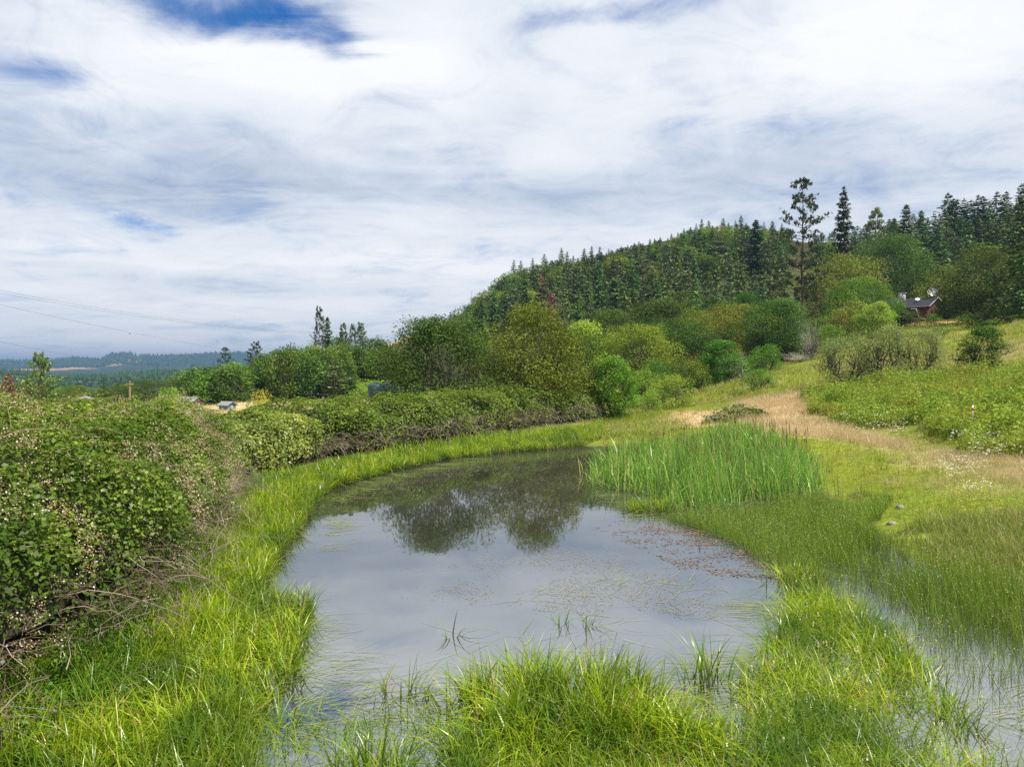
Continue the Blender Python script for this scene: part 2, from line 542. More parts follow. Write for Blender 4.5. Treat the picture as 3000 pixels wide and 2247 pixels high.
wd.cycles.sampling_method = 'MANUAL'; wd.cycles.sample_map_resolution = 512

# ------------------------------------------------------------------ ground sheet
rows = np.concatenate([np.linspace(-60, -6, 8), np.arange(-4, 40, .4), np.geomspace(40, 600, 130), np.geomspace(620, 9000, 90)])
s = np.linspace(-1, 1, 361)
s = np.sign(s) * (.45 * np.abs(s) + .55 * np.abs(s) ** 2.2)
half = 26 + np.maximum(rows, 0) * 1.35 + np.maximum(-rows, 0) * .8
GX = s[None] * half[:, None]; GY = np.repeat(rows[:, None], len(s), 1)
GZ = zt(GX, GY)
micro = (n2(GX * 1.3, GY * 1.3, 21) - .5) * .1 * sstep(60, 20, GY) * (poly_sdf(GX.ravel(), GY.ravel(), POND).reshape(GX.shape) < -.3)
GZ = GZ + micro
nr, nc = GX.shape

# zones on the meadow, as outlines on the ground
Z_DRY = [poly((1380, 885), (1500, 862), (1620, 858), (1740, 835), (1800, 850), (1770, 905), (1950, 950), (2060, 985), (2260, 1000), (2260, 1070), (2120, 1055), (1960, 985), (1820, 970), (1690, 950), (1600, 930), (1420, 935), (1340, 915))]
Z_DRY = [poly((1560, 905), (1590, 872), (1640, 862), (1745, 842), (1770, 850), (1765, 905), (1850, 935), (1960, 960), (2060, 990), (2260, 1010), (2260, 1062), (2120, 1040), (1960, 975), (1820, 955), (1690, 938), (1600, 922))]
Z_PATH = [poly((1430, 905), (1480, 890), (1560, 888), (1560, 914), (1480, 922)), poly((1600, 885), (1700, 858), (1755, 852), (1760, 905), (1640, 905))]
Z_WEED = poly((1752, 905), (1755, 862), (1830, 838), (1960, 822), (2080, 820), (2280, 806), (2330, 1010), (2212, 1000), (2120, 990), (2060, 968), (1960, 928), (1880, 925))
Z_DRY2 = [poly((1790, 790), (1850, 770), (1950, 765), (2000, 790), (1950, 812), (1850, 825)), poly((2060, 760), (2260, 722), (2260, 758), (2150, 790), (2060, 785)), poly((1960, 690), (2075, 684), (2085, 694), (1980, 705))]
FIELD = [(-32, 54), (-38, 95), (-4, 92), (4, 80), (2, 62), (-12, 54)]


def in_(P, x, y, soft):
    return sstep(-soft, soft, poly_sdf(x, y, P))


def dryness(x, y):
    d = np.zeros_like(x)
    nz = n2(x * .35, y * .35, 31, 4)
    for P in Z_DRY: d = np.maximum(d, .8 * in_(P, x + (nz - .5) * 4, y + (nz - .5) * 5, 1.6))
    for P in Z_PATH: d = np.maximum(d, in_(P, x + (nz - .5) * 3, y, 1.2))
    for P in Z_DRY2: d = np.maximum(d, .55 * in_(P, x + (nz - .5) * 6, y + (nz - .5) * 6, 4))
    d = np.maximum(d, in_(FIELD, x, y, 5) * .9)
    d = np.maximum(d, sstep(.55, .8, nz) * .45 * sstep(24, 40, y))
    return np.clip(d, 0, 1)


fx, fy = GX.ravel(), GY.ravel()
fzv = GZ.ravel()
sdp = poly_sdf(fx, fy, POND)
dr = dryness(fx, fy)
green = np.array([.155, .19, .025]); straw = np.array([.44, .35, .20]); mud = np.array([.085, .07, .045]); wood = np.array([.055, .06, .028]); sand = np.array([.62, .46, .27])
c = green[None] * (.75 + .5 * n2(fx * .5, fy * .5, 41, 4))[:, None]
c = c + (straw - c) * (dr * (.75 + .4 * n2(fx * 2, fy * 2, 44)))[:, None].clip(0, 1)
pth = np.maximum(in_(Z_PATH[0], fx, fy, 1.5), in_(Z_PATH[1], fx, fy, 2) * .4)
c = c + (sand - c) * pth[:, None]
shore = np.maximum(sstep(-.8, .1, sdp), np.exp(-((fx - np.interp(fy, [0, 8, 13, 20, 26, 34, 44, 52], [-6.6, -7.4, -8.3, -9.6, -9.2, -4.6, .6, 5])) / 2.6) ** 4) * (fy > -8) * (fy < 53) * .9)
c = c + (mud - c) * shore[:, None]
# woods floor on the hill; straw openings
px_, py_ = pix(np.stack([fx, np.maximum(fy, 1), fzv], -1))
wooded = sstep(105, 150, fy) * sstep(700, 560, fy)
c = c + (wood * (.7 + .6 * n2(fx * .05, fy * .05, 51))[:, None] - c) * wooded[:, None]
for X0, Y0, rad in ((at(872, 735, 298)[0], 292, 16), (at(900, 722, 300)[0], 302, 12), (at(566, 830, 160)[0], 160, 7), (at(2000, 690, 138)[0], 134, 9)):
    w_ = np.exp(-(((fx - X0) / rad) ** 2 + ((fy - Y0) / (rad * 1.6)) ** 2) ** 2)
    c = c + (np.array([.52, .36, .17]) - c) * w_[:, None]
farf = sstep(560, 640, fy)
fc = np.array([.028, .05, .022])[None] * (.6 + .9 * n2(fx * .02, fy * .02, 61, 5))[:, None]
for (ax, ay, aY, rx, rz_) in ((300, 786, 3700, 330, 26), (275, 796, 3600, 220, 14), (520, 778, 3700, 300, 10), (600, 782, 3700, 90, 8), (455, 774, 3700, 90, 8)):
    p0 = at(ax, ay, aY)
    w_ = np.exp(-((fx - p0[0]) / rx) ** 2 - ((fzv - p0[2]) / rz_) ** 2) * (fy > 2500) * (fy < 4300)
    w_ = .85 * sstep(.38, .7, w_ * (.55 + .9 * n2(fx * .01, fy * .01, 71, 4)))
    fc = fc + (np.array([.42, .24, .13]) - fc) * w_[:, None]
w_ = np.exp(-((fx - at(20, 825, 900)[0]) / 60) ** 2 - ((fy - 880) / 90) ** 2)
fc = fc + (np.array([.42, .31, .18]) - fc) * sstep(.2, .6, w_ * (.5 + n2(fx * .03, fy * .03, 72)))[:, None]
c = c + (fc - c) * farf[:, None]

i = np.arange(nr - 1)[:, None] * nc + np.arange(nc - 1)[None]
quads = np.stack([i, i + 1, i + 1 + nc, i + nc], -1).reshape(-1, 4)


def ground_mat():
    m, nt, N, L, out = nodes('ground')
    a = N('ShaderNodeAttribute', attribute_name='Col')
    g = N('ShaderNodeNewGeometry')
    z1 = N('ShaderNodeTexNoise'); z1.inputs['Scale'].default_value = 3.5; z1.inputs['Detail'].default_value = 8; z1.inputs['Roughness'].default_value = .7
    z2 = N('ShaderNodeTexNoise'); z2.inputs['Scale'].default_value = .03; z2.inputs['Detail'].default_value = 9; z2.inputs['Roughness'].default_value = .7
    L(g.outputs['Position'], z1.inputs[0]); L(g.outputs['Position'], z2.inputs[0])
    r1 = ramp(N, [(.3, (.55, .55, .55)), (.7, (1.4, 1.4, 1.4))]); L(z1.outputs[0], r1.inputs[0])
    r2 = ramp(N, [(.35, (.7, .7, .7)), (.65, (1.3, 1.3, 1.3))]); L(z2.outputs[0], r2.inputs[0])
    col = mixc(N, L, 1.0, a.outputs['Color'], r1.outputs[0], 'MULTIPLY')
    col = mixc(N, L, 1.0, col, r2.outputs[0], 'MULTIPLY')
    p = N('ShaderNodeBsdfDiffuse'); L(col, p.inputs[0])
    b = N('ShaderNodeBump'); b.inputs['Strength'].default_value = .6; b.inputs['Distance'].default_value = .08
    L(z1.outputs[0], b.inputs['Height']); L(b.outputs[0], p.inputs['Normal'])
    L(p.outputs[0], out.inputs[0])
    return m


o = obj('ground', mesh('ground', np.stack([fx, fy, fzv], -1), [quads], {'Col': c}, mat=ground_mat(), smooth=True))
tag(o, 'grassy banks, sloping meadow and hillside around the pond', 'ground', kind='structure')

# ------------------------------------------------------------------ water
def water_mat():
    m, nt, N, L, out = nodes('pond_water')
    g = N('ShaderNodeNewGeometry')
    n1 = N('ShaderNodeTexNoise'); n1.inputs['Scale'].default_value = .35; n1.inputs['Detail'].default_value = 5
    L(g.outputs['Position'], n1.inputs[0])
    r = ramp(N, [(.3, (.022, .021, .014)), (.7, (.040, .039, .032))]); L(n1.outputs[0], r.inputs[0])
    df = N('ShaderNodeBsdfDiffuse'); L(r.outputs[0], df.inputs[0])
    gl = N('ShaderNodeBsdfGlossy'); gl.inputs['Roughness'].default_value = .025; gl.inputs['Color'].default_value = (.92, .96, 1, 1)
    mp = N('ShaderNodeMapping'); mp.inputs['Scale'].default_value = (1, .35, 1); L(g.outputs['Position'], mp.inputs[0])
    n2_ = N('ShaderNodeTexNoise'); n2_.inputs['Scale'].default_value = 7; n2_.inputs['Detail'].default_value = 3; L(mp.outputs[0], n2_.inputs[0])
    b = N('ShaderNodeBump'); b.inputs['Strength'].default_value = .03; b.inputs['Distance'].default_value = .02; L(n2_.outputs[0], b.inputs['Height'])
    L(b.outputs[0], gl.inputs['Normal'])
    fr = N('ShaderNodeFresnel'); fr.inputs['IOR'].default_value = 6.5; L(b.outputs[0], fr.inputs['Normal'])
    ms = N('ShaderNodeMixShader'); L(fr.outputs[0], ms.inputs[0]); L(df.outputs[0], ms.inputs[1]); L(gl.outputs[0], ms.inputs[2])
    L(ms.outputs[0], out.inputs[0])
    return m


wx_ = np.linspace(-9, 14, 60); wy_ = np.linspace(-9, 37, 90)
WX, WY = np.meshgrid(wx_, wy_)
i = np.arange(89)[:, None] * 60 + np.arange(59)[None]
wq = np.stack([i, i + 1, i + 61, i + 60], -1).reshape(-1, 4)
wv = np.stack([WX.ravel(), WY.ravel(), np.zeros(WX.size)], -1)
sdw = poly_sdf(wv[:, 0], wv[:, 1], POND)
wq = wq[(sdw[wq] > -1.0).any(1)]
o = obj('pond_water', mesh('pond_water', wv, [wq], mat=water_mat(), smooth=True))
tag(o, 'still murky pond reflecting clouds and oaks', 'pond', kind='structure')

# ------------------------------------------------------------------ tree meshes
def sph(g, n):
    return norm(g.normal(0, 1, (n, 3)))


BARK = solid('bark', (.06, .05, .04), (.15, .125, .105), 3, .95, stretch=(4, 4, .7), bump=.4)
BARK_RED = solid('pine_bark', (.055, .035, .025), (.16, .085, .055), 2, .95, stretch=(4, 4, .6), bump=.4)
DEADW = solid('dead_wood', (.22, .19, .165), (.42, .38, .34), 4, .95)
M_OAK = leaf_mat('oak_leaves', [(0, (0.059, 0.109, 0.012)), (.6, (0.146, 0.231, 0.022)), (1, (0.294, 0.387, 0.047))], objvar=1, gloss=.010, rough=.6, transl=.32)
M_OAKD = leaf_mat('dark_oak_leaves', [(0, (0.034, 0.070, 0.012)), (.6, (0.083, 0.139, 0.020)), (1, (0.165, 0.238, 0.038))], objvar=.9, gloss=.010, rough=.6, transl=.3)
M_OLIVE = leaf_mat('olive_leaves', [(0, (0.096, 0.124, 0.018)), (.6, (0.185, 0.216, 0.029)), (1, (0.302, 0.312, 0.050))], objvar=.9, gloss=.010, transl=.28)
M_BRIGHT = leaf_mat('bright_leaves', [(0, (0.121, 0.207, 0.026)), (.6, (0.223, 0.361, 0.041)), (1, (0.364, 0.491, 0.073))], objvar=.7, gloss=.010, transl=.4)
M_MID = leaf_mat('green_leaves', [(0, (0.049, 0.126, 0.013)), (.6, (0.109, 0.229, 0.023)), (1, (0.195, 0.343, 0.041))], objvar=.6, gloss=.010, transl=.33)
M_GREY = leaf_mat('orchard_leaves', [(0, (0.132, 0.180, 0.048)), (.6, (0.240, 0.300, 0.090)), (1, (0.360, 0.408, 0.156))], objvar=.5, gloss=.010, transl=.35)
M_YEL = leaf_mat('maple_leaves', [(0, (.34, .34, .04)), (.6, (.5, .46, .05)), (1, (.62, .5, .08))], transl=.4)
M_WILLOW = leaf_mat('willow_leaves', [(0, (.2, .22, .07)), (1, (.4, .4, .16))], transl=.35)
M_FARFIR = leaf_mat('far_conifers', [(0, (.022, .045, .024)), (.6, (.035, .07, .036)), (1, (.06, .10, .05))], gloss=0, transl=.1)
M_FIR = leaf_mat('fir_needles', [(0, (0.050, 0.103, 0.023)), (.6, (0.115, 0.197, 0.045)), (1, (0.225, 0.308, 0.072))], objvar=.9, gloss=.03, transl=.15)
M_PINE = leaf_mat('pine_needles', [(0, (0.065, 0.10, 0.032)), (.6, (0.135, 0.19, 0.055)), (1, (0.23, 0.28, 0.09))], objvar=.7, gloss=.04, transl=.18)
M_YPINE = leaf_mat('young_pine_needles', [(0, (0.070, 0.126, 0.028)), (.6, (0.140, 0.224, 0.049)), (1, (0.238, 0.308, 0.084))], gloss=.04, transl=.2)
M_DEADN = leaf_mat('dead_needles', [(0, (.16, .075, .04)), (1, (.30, .16, .085))], objvar=.5, transl=.15)
M_DPINE = leaf_mat('dark_pine_needles', [(0, (.028, .045, .016)), (.6, (.06, .085, .028)), (1, (.11, .13, .045))], gloss=.02, transl=.15)
M_ORANGE = leaf_mat('madrone_leaves', [(0, (0.182, 0.140, 0.031)), (.6, (0.280, 0.210, 0.049)), (1, (0.420, 0.280, 0.084))], objvar=.8, transl=.25)


def broadleaf(name, seed, h=8., w=7., tf=.25, nclump=60, nleaf=9000, lsize=.15, stems=3, asp=1.5, rc=(.10, .2), drop=0., open_=0.0):
    """(trunk mesh, crown mesh): limbs that end in leaf clumps through an uneven crown."""
    g = np.random.default_rng(seed)
    zb = h * tf; cz = (zb + h) / 2; hz_ = (h - zb) / 2
    th = g.uniform(0, 2 * PI, nclump); zq = g.uniform(-1, 1, nclump)
    pr = np.where(zq < 0, (1 - np.abs(zq) ** 3) ** .5, np.sqrt(1 - np.abs(zq) ** 2.2)) * .95
    rr = g.uniform(.25, 1, nclump) ** .5
    d = np.stack([np.cos(th) * pr * rr, np.sin(th) * pr * rr, zq], -1)
    lob = .58 + .78 * fbm(norm(d) * 1.9 + seed, seed, 2)
    R_ = g.uniform(rc[0], rc[1], nclump) * w
    C = d * np.array([w / 2, w / 2, hz_]) * lob[:, None]
    C[:, 2] += cz
    C[:, 2] = np.clip(C[:, 2], zb + R_ * .2, h - R_ * .6)
    # limbs
    tb = MB()
    roots = []
    for k in range(stems):
        a = 2 * PI * k / stems + g.uniform(-.5, .5)
        lean = (.05 if stems == 1 else .22) * w
        fz = max(zb * 1.15, h * .22)
        P0 = np.array([math.cos(a), math.sin(a), 0]) * .02 * w * (stems > 1)
        P1 = np.array([math.cos(a) * lean, math.sin(a) * lean, fz * g.uniform(.8, 1.1)])
        P2 = P1 + np.array([math.cos(a) * lean * .5, math.sin(a) * lean * .5, (h - fz) * .5])
        t = np.linspace(0, 1, 10)[:, None]
        P = P0 * (1 - t) ** 2 + 2 * P1 * t * (1 - t) + P2 * t * t
        P[1:-1] += g.normal(0, .012 * w, P[1:-1].shape)
        P[0, 2] = -.5
        rad = .034 * w / math.sqrt(stems) * (1.25 - t[:, 0])
        tube(tb, P, rad, 6)
        roots.append(P)
    for k in range(nclump):
        j = int(g.integers(stems))
        best = min(range(stems), key=lambda q: np.linalg.norm(roots[q][6] - C[k]))
        P = roots[best]; s0 = P[int(g.integers(3, 9))]
        t = np.linspace(0, 1, 6)[:, None]
        midp = (s0 + C[k]) / 2 + np.array([0, 0, .08 * h]) * g.uniform(-.5, 1)
        Q = s0 * (1 - t) ** 2 + 2 * midp * t * (1 - t) + C[k] * t * t
        Q[1:-1] += g.normal(0, .012 * w, Q[1:-1].shape)
        tube(tb, Q, .010 * w * (1.15 - t[:, 0]) * g.uniform(.5, 1), 4)
    mb = MB()
    wgt = R_ ** 2; idx = g.choice(nclump, nleaf, p=wgt / wgt.sum())
    v = sph(g, nleaf); v[:, 2] = np.where(v[:, 2] < 0, v[:, 2] * .8, v[:, 2])
    rad = R_[idx] * 1.1 * g.uniform(.2, 1.08, nleaf) ** .38
    Cn = C[idx] + v * rad[:, None] * np.array([1.05, 1.05, 1.0]) * (.75 + .5 * fbm(v * 2.5 + C[idx], 5, 2))[:, None]
    if drop: Cn[:, 2] -= drop * np.abs(g.normal(0, 1, nleaf)) * h
    nn = norm(v) * .7 + sph(g, nleaf) * .75 + np.array([0, 0, .35])
    cl = g.uniform(0, 1, nclump)
    leaves(mb, Cn, nn, lsize * g.uniform(.65, 1.35, nleaf), asp, .25, rnd=np.clip(cl[idx] * .5 + g.uniform(0, .55, nleaf), 0, 1), g=g)
    # bring the whole tree to its nominal height and width
    A = np.concatenate(mb.V); ex = np.percentile(np.abs(A[:, :2]), 98.5) ; top = np.percentile(A[:, 2], 99.7)
    S_ = np.array([w / 2 / ex, w / 2 / ex, h / top])
    for q in (mb, tb): q.V = [v_ * S_ for v_ in q.V]
    return tb.build(name + '_trunk', BARK, smooth=True), mb.build(name + '_crown', M_OAK)


def conifer(name, seed, h=16., w=5.5, tf=.1, tiers=34, per=7, cards=7, lw=.45, pine=False, taper=.8, droop=.25, ragged=.25, bark=None):
    g = np.random.default_rng(seed)
    tb = MB()
    zz_ = np.linspace(-.6, h, 12)
    P = np.stack([g.normal(0, .01 * w, 12), g.normal(0, .01 * w, 12), zz_], -1)
    tube(tb, P, .012 * h * (1.04 - np.clip(zz_, 0, h) / h) + .015, 6)
    z0 = h * tf
    B0, D_, L_, U_ = [], [], [], []
    for i in range(tiers):
        f = (i + g.uniform(-.4, .4)) / tiers
        f = min(max(f, 0), .985)
        z = z0 + (h - z0) * f
        if pine:
            prof = (np.interp(f, [0, .15, .45, .75, 1], [.55, .9, 1.0, .62, .16]))
        else:
            prof = (1 - f) ** taper * min(1, .55 + f * 3.5) + .03
        k = max(3, int(per * (1 - .45 * f)))
        a0 = g.uniform(0, 2 * PI)
        for j in range(k):
            a = a0 + 2 * PI * j / k + g.normal(0, .35)
            l = w / 2 * prof * g.uniform(1 - ragged * 1.6, 1 + ragged)
            if g.random() < (.22 if pine else .06): continue
            B0.append((0, 0, z)); D_.append((math.cos(a), math.sin(a))); L_.append(l)
            U_.append((g.uniform(-.15, .30) + f * .35) if pine else (-droop * (1 - f) + .35 * f + g.normal(0, .08)))
    B0 = np.array(B0, float); D_ = np.array(D_); L_ = np.array(L_); U_ = np.array(U_)
    n = len(B0)
    ts = np.linspace(0, 1, 4)
    br = np.zeros((n, 4, 3))
    def pos(t):
        up = U_ * t * L_ + (np.where(pine, .12, .10) * t * t * L_)
        return B0 + np.stack([D_[:, 0] * L_ * t, D_[:, 1] * L_ * t, up], -1)
    for q, t in enumerate(ts): br[:, q] = pos(t)
    tubes(tb, br, (.007 * h * .25 * np.ones((n, 1))) * (1.1 - ts)[None] * (L_ / L_.max())[:, None] * 1.6, 3, g=g)
    tr = tb.build(name + '_trunk', bark or (BARK_RED if pine else BARK), smooth=True)
    mb = MB()
    side = np.stack([-D_[:, 1], D_[:, 0], np.zeros(n)], -1); fwd = np.stack([D_[:, 0], D_[:, 1], U_ * .8], -1)
    tint = g.uniform(0, .5, n)
    for q in range(cards):
        if pine:
            t = g.uniform(.45, 1.02, n) ** .7
            c0 = pos(t) + side * (g.normal(0, .13, n) * L_ * .9)[:, None] + np.array([0, 0, 1]) * g.uniform(-.05, .22, n)[:, None]
            for _ in range(3):
                ax = norm(sph(g, n) + np.array([0, 0, .5]) + fwd * .5)
                leaves(mb, c0 + ax * lw * .4, sph(g, n), lw * g.uniform(.7, 1.3, n), 2.6, .1, rnd=np.clip(tint + g.uniform(0, .5, n), 0, 1), axis=ax, g=g)
        else:
            t = g.uniform(.12, 1.0, n)
            sg_ = g.choice([-1, 1], n)
            ax = norm(fwd + side * (sg_ * g.uniform(.2, 1.0, n))[:, None] + np.array([0, 0, -.25]))
            ln = lw * g.uniform(.7, 1.3, n) * (.45 + .55 * np.clip(L_ / (w * .3), 0, 1))
            c0 = pos(t) + ax * (ln * .35)[:, None] + np.array([0, 0, 1]) * g.normal(0, .06, n)[:, None]
            leaves(mb, c0, norm(np.array([0, 0, 1.]) + sph(g, n) * .55 + fwd * .25), ln, 2.0, -.3, rnd=np.clip(tint + g.uniform(0, .5, n), 0, 1), axis=ax, g=g)
    if not pine:
        # leader tip
        leaves(mb, np.array([[0, 0, h - .1]] * 6) + g.normal(0, .05, (6, 3)), sph(g, 6), lw * .8, 2.4, .1, axis=np.array([[0, 0, 1.]] * 6) + g.normal(0, .35, (6, 3)), g=g)
    return tr, mb.build(name + '_crown', M_PINE if pine else M_FIR)


def snag(name, seed, h=12., nb=40, spread=.16, thick=.012):
    g = np.random.default_rng(seed)
    tb = MB()
    z = np.linspace(-.4, h, 9)
    tube(tb, np.stack([g.normal(0, .05, 9), g.normal(0, .05, 9), z], -1), thick * h * (1.05 - np.clip(z, 0, h) / h) + thick * 1.6, 5)
    zb = h * g.uniform(.2, .97, nb); a = g.uniform(0, 2 * PI, nb); l = h * spread * (1.1 - zb / h) * g.uniform(.4, 1.2, nb)
    ts = np.linspace(0, 1, 4)
    P = np.zeros((nb, 4, 3))
    for q, t in enumerate(ts):
        P[:, q] = np.stack([np.cos(a) * l * t, np.sin(a) * l * t, zb + l * t * g.uniform(-.3, .6, nb)], -1)
    tubes(tb, P, .035 * (1.1 - ts)[None] * np.ones((nb, 1)) * h / 12, 3, g=g)
    return tb.build(name, DEADW)


LIB = {}
LIB['oak_near'] = [broadleaf('oak', 100 + i, 8, 7.5, .08, 84, 30000, .135, 3, 1.5, (.075, .18)) for i in range(3)]
LIB['oak_far'] = [broadleaf('oak', 120 + i, 8, 7.5, .05, 36, 3600, .38, 2, 1.4, (.11, .23)) for i in range(4)]
LIB['tree_round'] = [broadleaf('tree', 140 + i, 6, 4.2, .05, 56, 11000, .15, 2, 1.6, (.09, .2)) for i in range(2)]
LIB['shrub'] = [broadleaf('shrub', 150 + i, 3, 3.2, .02, 40, 4200, .12, 4, 1.7) for i in range(3)]
LIB['orchard'] = [broadleaf('orchard', 160 + i, 4.5, 5, .06, 110, 8000, .12, 4, 1.8, (.07, .14)) for i in range(2)]
LIB['willow'] = [broadleaf('willow', 170, 6, 6, .15, 40, 7000, .30, 2, 4.0, (.1, .18), drop=.10)]
LIB['fir_far'] = [conifer('fir', 200 + i, 16, 6.6 + .8 * (i % 3), .04, 28 + 3 * (i % 2), 9, 10, .95, taper=.62 + .12 * (i % 3), ragged=.3 + .12 * (i % 2)) for i in range(6)]
LIB['fir_near'] = [conifer('fir', 210 + i, 16, 5.2, .08, 52, 10, 16, .62, taper=.72, ragged=.3) for i in range(2)]
LIB['pine_far'] = [conifer('pine', 220 + i, 16, 5.4, .16, 24, 7, 9, .75, pine=True) for i in range(3)]
LIB['pine_near'] = [conifer('pine', 230 + i, 18, 6.8, .24, 30, 7, 12, .44, pine=True, ragged=.35) for i in range(2)]
LIB['pine_young'] = [conifer('pine', 240, 8, 5.6, .12, 24, 8, 15, .34, pine=True)]
LIB['snag'] = [snag('dead_tree', 250 + i) for i in range(3)] + [snag('dead_tree', 256, nb=90, spread=.36, thick=.005)]
SIZE = {'oak_near': (8, 7.5), 'oak_far': (8, 7.5), 'tree_round': (6, 4.2), 'shrub': (3, 3.2), 'orchard': (4.5, 5), 'willow': (6, 6), 'fir_far': (16, 7.2), 'fir_near': (16, 5.2),
        'pine_far': (16, 5.4), 'pine_near': (18, 6.8), 'pine_young': (8, 5.6), 'snag': (12, 3)}
COVER = np.zeros((390, 520), bool)          # what the near trees already hide (half size), so none is built unseen


def cover(x, ytop, ybase, w, shape, write=True):
    """Share of a tree's outline that nothing nearer hides; marks it when write."""
    cx, y0, y1, hw = x * K / 2, ytop * K / 2, ybase * K / 2, max(w * K / 4, .6)
    xs = np.arange(max(0, int(cx - hw)), min(511, int(cx + hw)) + 1); ys = np.arange(max(0, int(y0)), min(382, int(y1)) + 1)
    if not len(xs) or not len(ys): return 0.
    X, Y_ = np.meshgrid(xs + .5, ys + .5)
    f = (Y_ - y0) / max(y1 - y0, 1)
    e = np.abs(X - cx) / hw
    if shape == 'c': ins = e < np.clip(f * 1.15 + .12, 0, 1) * .95
    else: ins = (e * 1.12) ** 2 + ((f - .46) / .47) ** 2 < 1
    ins[0 if len(ys) < 3 else 1, :] |= e[0] < .3
    n = ins.sum()
    if n == 0: return 0.
    sub = COVER[ys[0]:ys[-1] + 1, xs[0]:xs[-1] + 1]
    free = (ins & ~sub).sum() / n
    if write: sub |= ins
    return free


def plant(kind, name, label, cat, pos_, h, w, mat=None, group=None, var=None, rz=None, split=True, tmat=None):
    lib = LIB[kind]
    v = int(rng.integers(len(lib))) if var is None else var % len(lib)
    H0, W0 = SIZE[kind]
    sc = (w / W0, w / W0, h / H0)
    rz = rng.uniform(0, 2 * PI) if rz is None else rz
    z = float(zt(np.array(pos_[0]), np.array(pos_[1]))) - .05
    if kind == 'snag':
        o = obj(name, lib[v]); o.location = (pos_[0], pos_[1], z); o.rotation_euler = (0, 0, rz); o.scale = sc
        if mat: o.material_slots[0].link = 'OBJECT'; o.material_slots[0].material = mat
        return tag(o, label, cat, group)
    t = thing(name, label, cat, (pos_[0], pos_[1], z), rz, group, sc)
    obj('trunk', lib[v][0], t, tmat)
    obj('crown', lib[v][1], t, mat)
    return t


def tree_px(kind, name, label, cat, x, ytop, w, Y, mat=None, group=None, var=None, rz=None, shape=None, tmat=None):
    """A tree standing on the ground at distance Y in the direction x, as tall as its top at ytop says."""
    d = ray(x, 800); X = d[0] * Y
    z = float(zt(np.array(X), np.array(float(Y))))
    top = at(x, ytop, Y)[2]
    h = max(top - z, .5); wm = w * K / F * Y
    yb = float(pix(np.array([X, Y, z]))[1])
    cover(x, ytop, yb, w, shape or ('c' if kind.startswith(('fir', 'pine')) else 'o'))
    return plant(kind, name, label, cat, (X, Y), h, wm * 1.03, mat, group, var, rz, tmat=tmat)


# ------------------------------------------------------------------ the trees one can name
T = tree_px
T('oak_near', 'oak_tree', 'broad dark green oak behind the bramble hedge, its leaves reaching down beside the water tanks', 'oak', 955, 683, 245, 41.5, M_OAKD, var=0, rz=.4)
T('oak_near', 'oak_tree', 'largest olive green oak behind the bramble hedge, forked dark trunk showing through its open crown', 'oak', 1138, 656, 250, 47, M_OAK, var=1, rz=2.0)
T('oak_near', 'oak_tree', 'brownish green oak crowding the largest oak above the far end of the hedge', 'oak', 1236, 712, 165, 52, M_OAKD, var=2, rz=1.0)
T('tree_round', 'ash_tree', 'tall pale lime green tree rising between the largest oak and the dark firs', 'tree', 1262, 692, 105, 66, M_BRIGHT, var=0)
T('tree_round', 'ash_tree', 'small leafy bright green tree at the end of the bramble hedge by the cattails', 'tree', 1332, 768, 96, 50, M_MID, var=1)
T('oak_near', 'oak_tree', 'spreading oak with pale lime top leaves behind the small leafy tree', 'oak', 1370, 700, 165, 84, M_OAK, var=0, rz=3.)
T('oak_near', 'oak_tree', 'rounded olive oak behind the yellow green willow shrubs', 'oak', 1462, 685, 180, 92, M_OAKD, var=2, rz=4.)
T('oak_near', 'oak_tree', 'dusky broad oak behind the lime green tree and the spreading oak', 'oak', 1320, 668, 170, 104, M_OAKD, var=1, rz=5.2)
T('oak_near', 'oak_tree', 'broad dark oak behind the rounded olive oak, reaching up to the firs', 'oak', 1430, 648, 180, 124, M_OAKD, var=0, rz=.8)
T('oak_near', 'oak_tree', 'mid green oak filling the gap behind the rounded fresh green tree', 'oak', 1530, 664, 160, 118, M_OAK, var=2, rz=2.2)
T('shrub', 'willow_shrub', 'yellow green willow shrub on the grass beyond the cattails', 'shrub', 1448, 806, 95, 58, M_BRIGHT, var=0)
T('shrub', 'willow_shrub', 'slim yellow green sapling shrub beside the willow shrub beyond the cattails', 'shrub', 1408, 838, 48, 55, M_BRIGHT, var=1)
T('shrub', 'willow_shrub', 'little lime green shrub under the oak edge behind the small leafy tree', 'shrub', 1375, 850, 40, 62, M_BRIGHT, var=2)
T('tree_round', 'ash_tree', 'rounded fresh green tree standing at the gap in the woods above the meadow', 'tree', 1560, 733, 88, 84, M_MID, var=0)
T('oak_near', 'oak_tree', 'olive brown domed oak above the rounded fresh green tree', 'oak', 1592, 656, 165, 108, M_OLIVE, var=1, rz=.2)
T('oak_near', 'oak_tree', 'dark oak at the wood edge between the domed olive oak and the grey brush', 'oak', 1676, 645, 150, 100, M_OAKD, var=0, rz=1.2)
T('shrub', 'hazel_shrub', 'dark green shrub at the foot of the wood edge under the dark oak', 'shrub', 1655, 742, 80, 88, M_MID, var=1)
T('shrub', 'hazel_shrub', 'light green shrub on the slope behind the bare grey sapling', 'shrub', 1640, 795, 75, 66, M_MID, var=2)
T('shrub', 'bramble_bush', 'low dark bramble bush on the straw slope above the sandy patch', 'bush', 1603, 842, 70, 62, M_OAK, var=0)
T('oak_near', 'oak_tree', 'huge yellowish oak crown below the tall sparse pine', 'oak', 1815, 552, 190, 150, M_OLIVE, var=2, rz=.7)
T('oak_near', 'oak_tree', 'bright green oak standing in front of the yellowish oak crown', 'oak', 1858, 598, 150, 125, M_MID, var=1, rz=5.)
T('oak_near', 'oak_tree', 'very dark broad oak towering behind the red house', 'oak', 1915, 505, 150, 168, M_OAKD, var=0, rz=2.5)
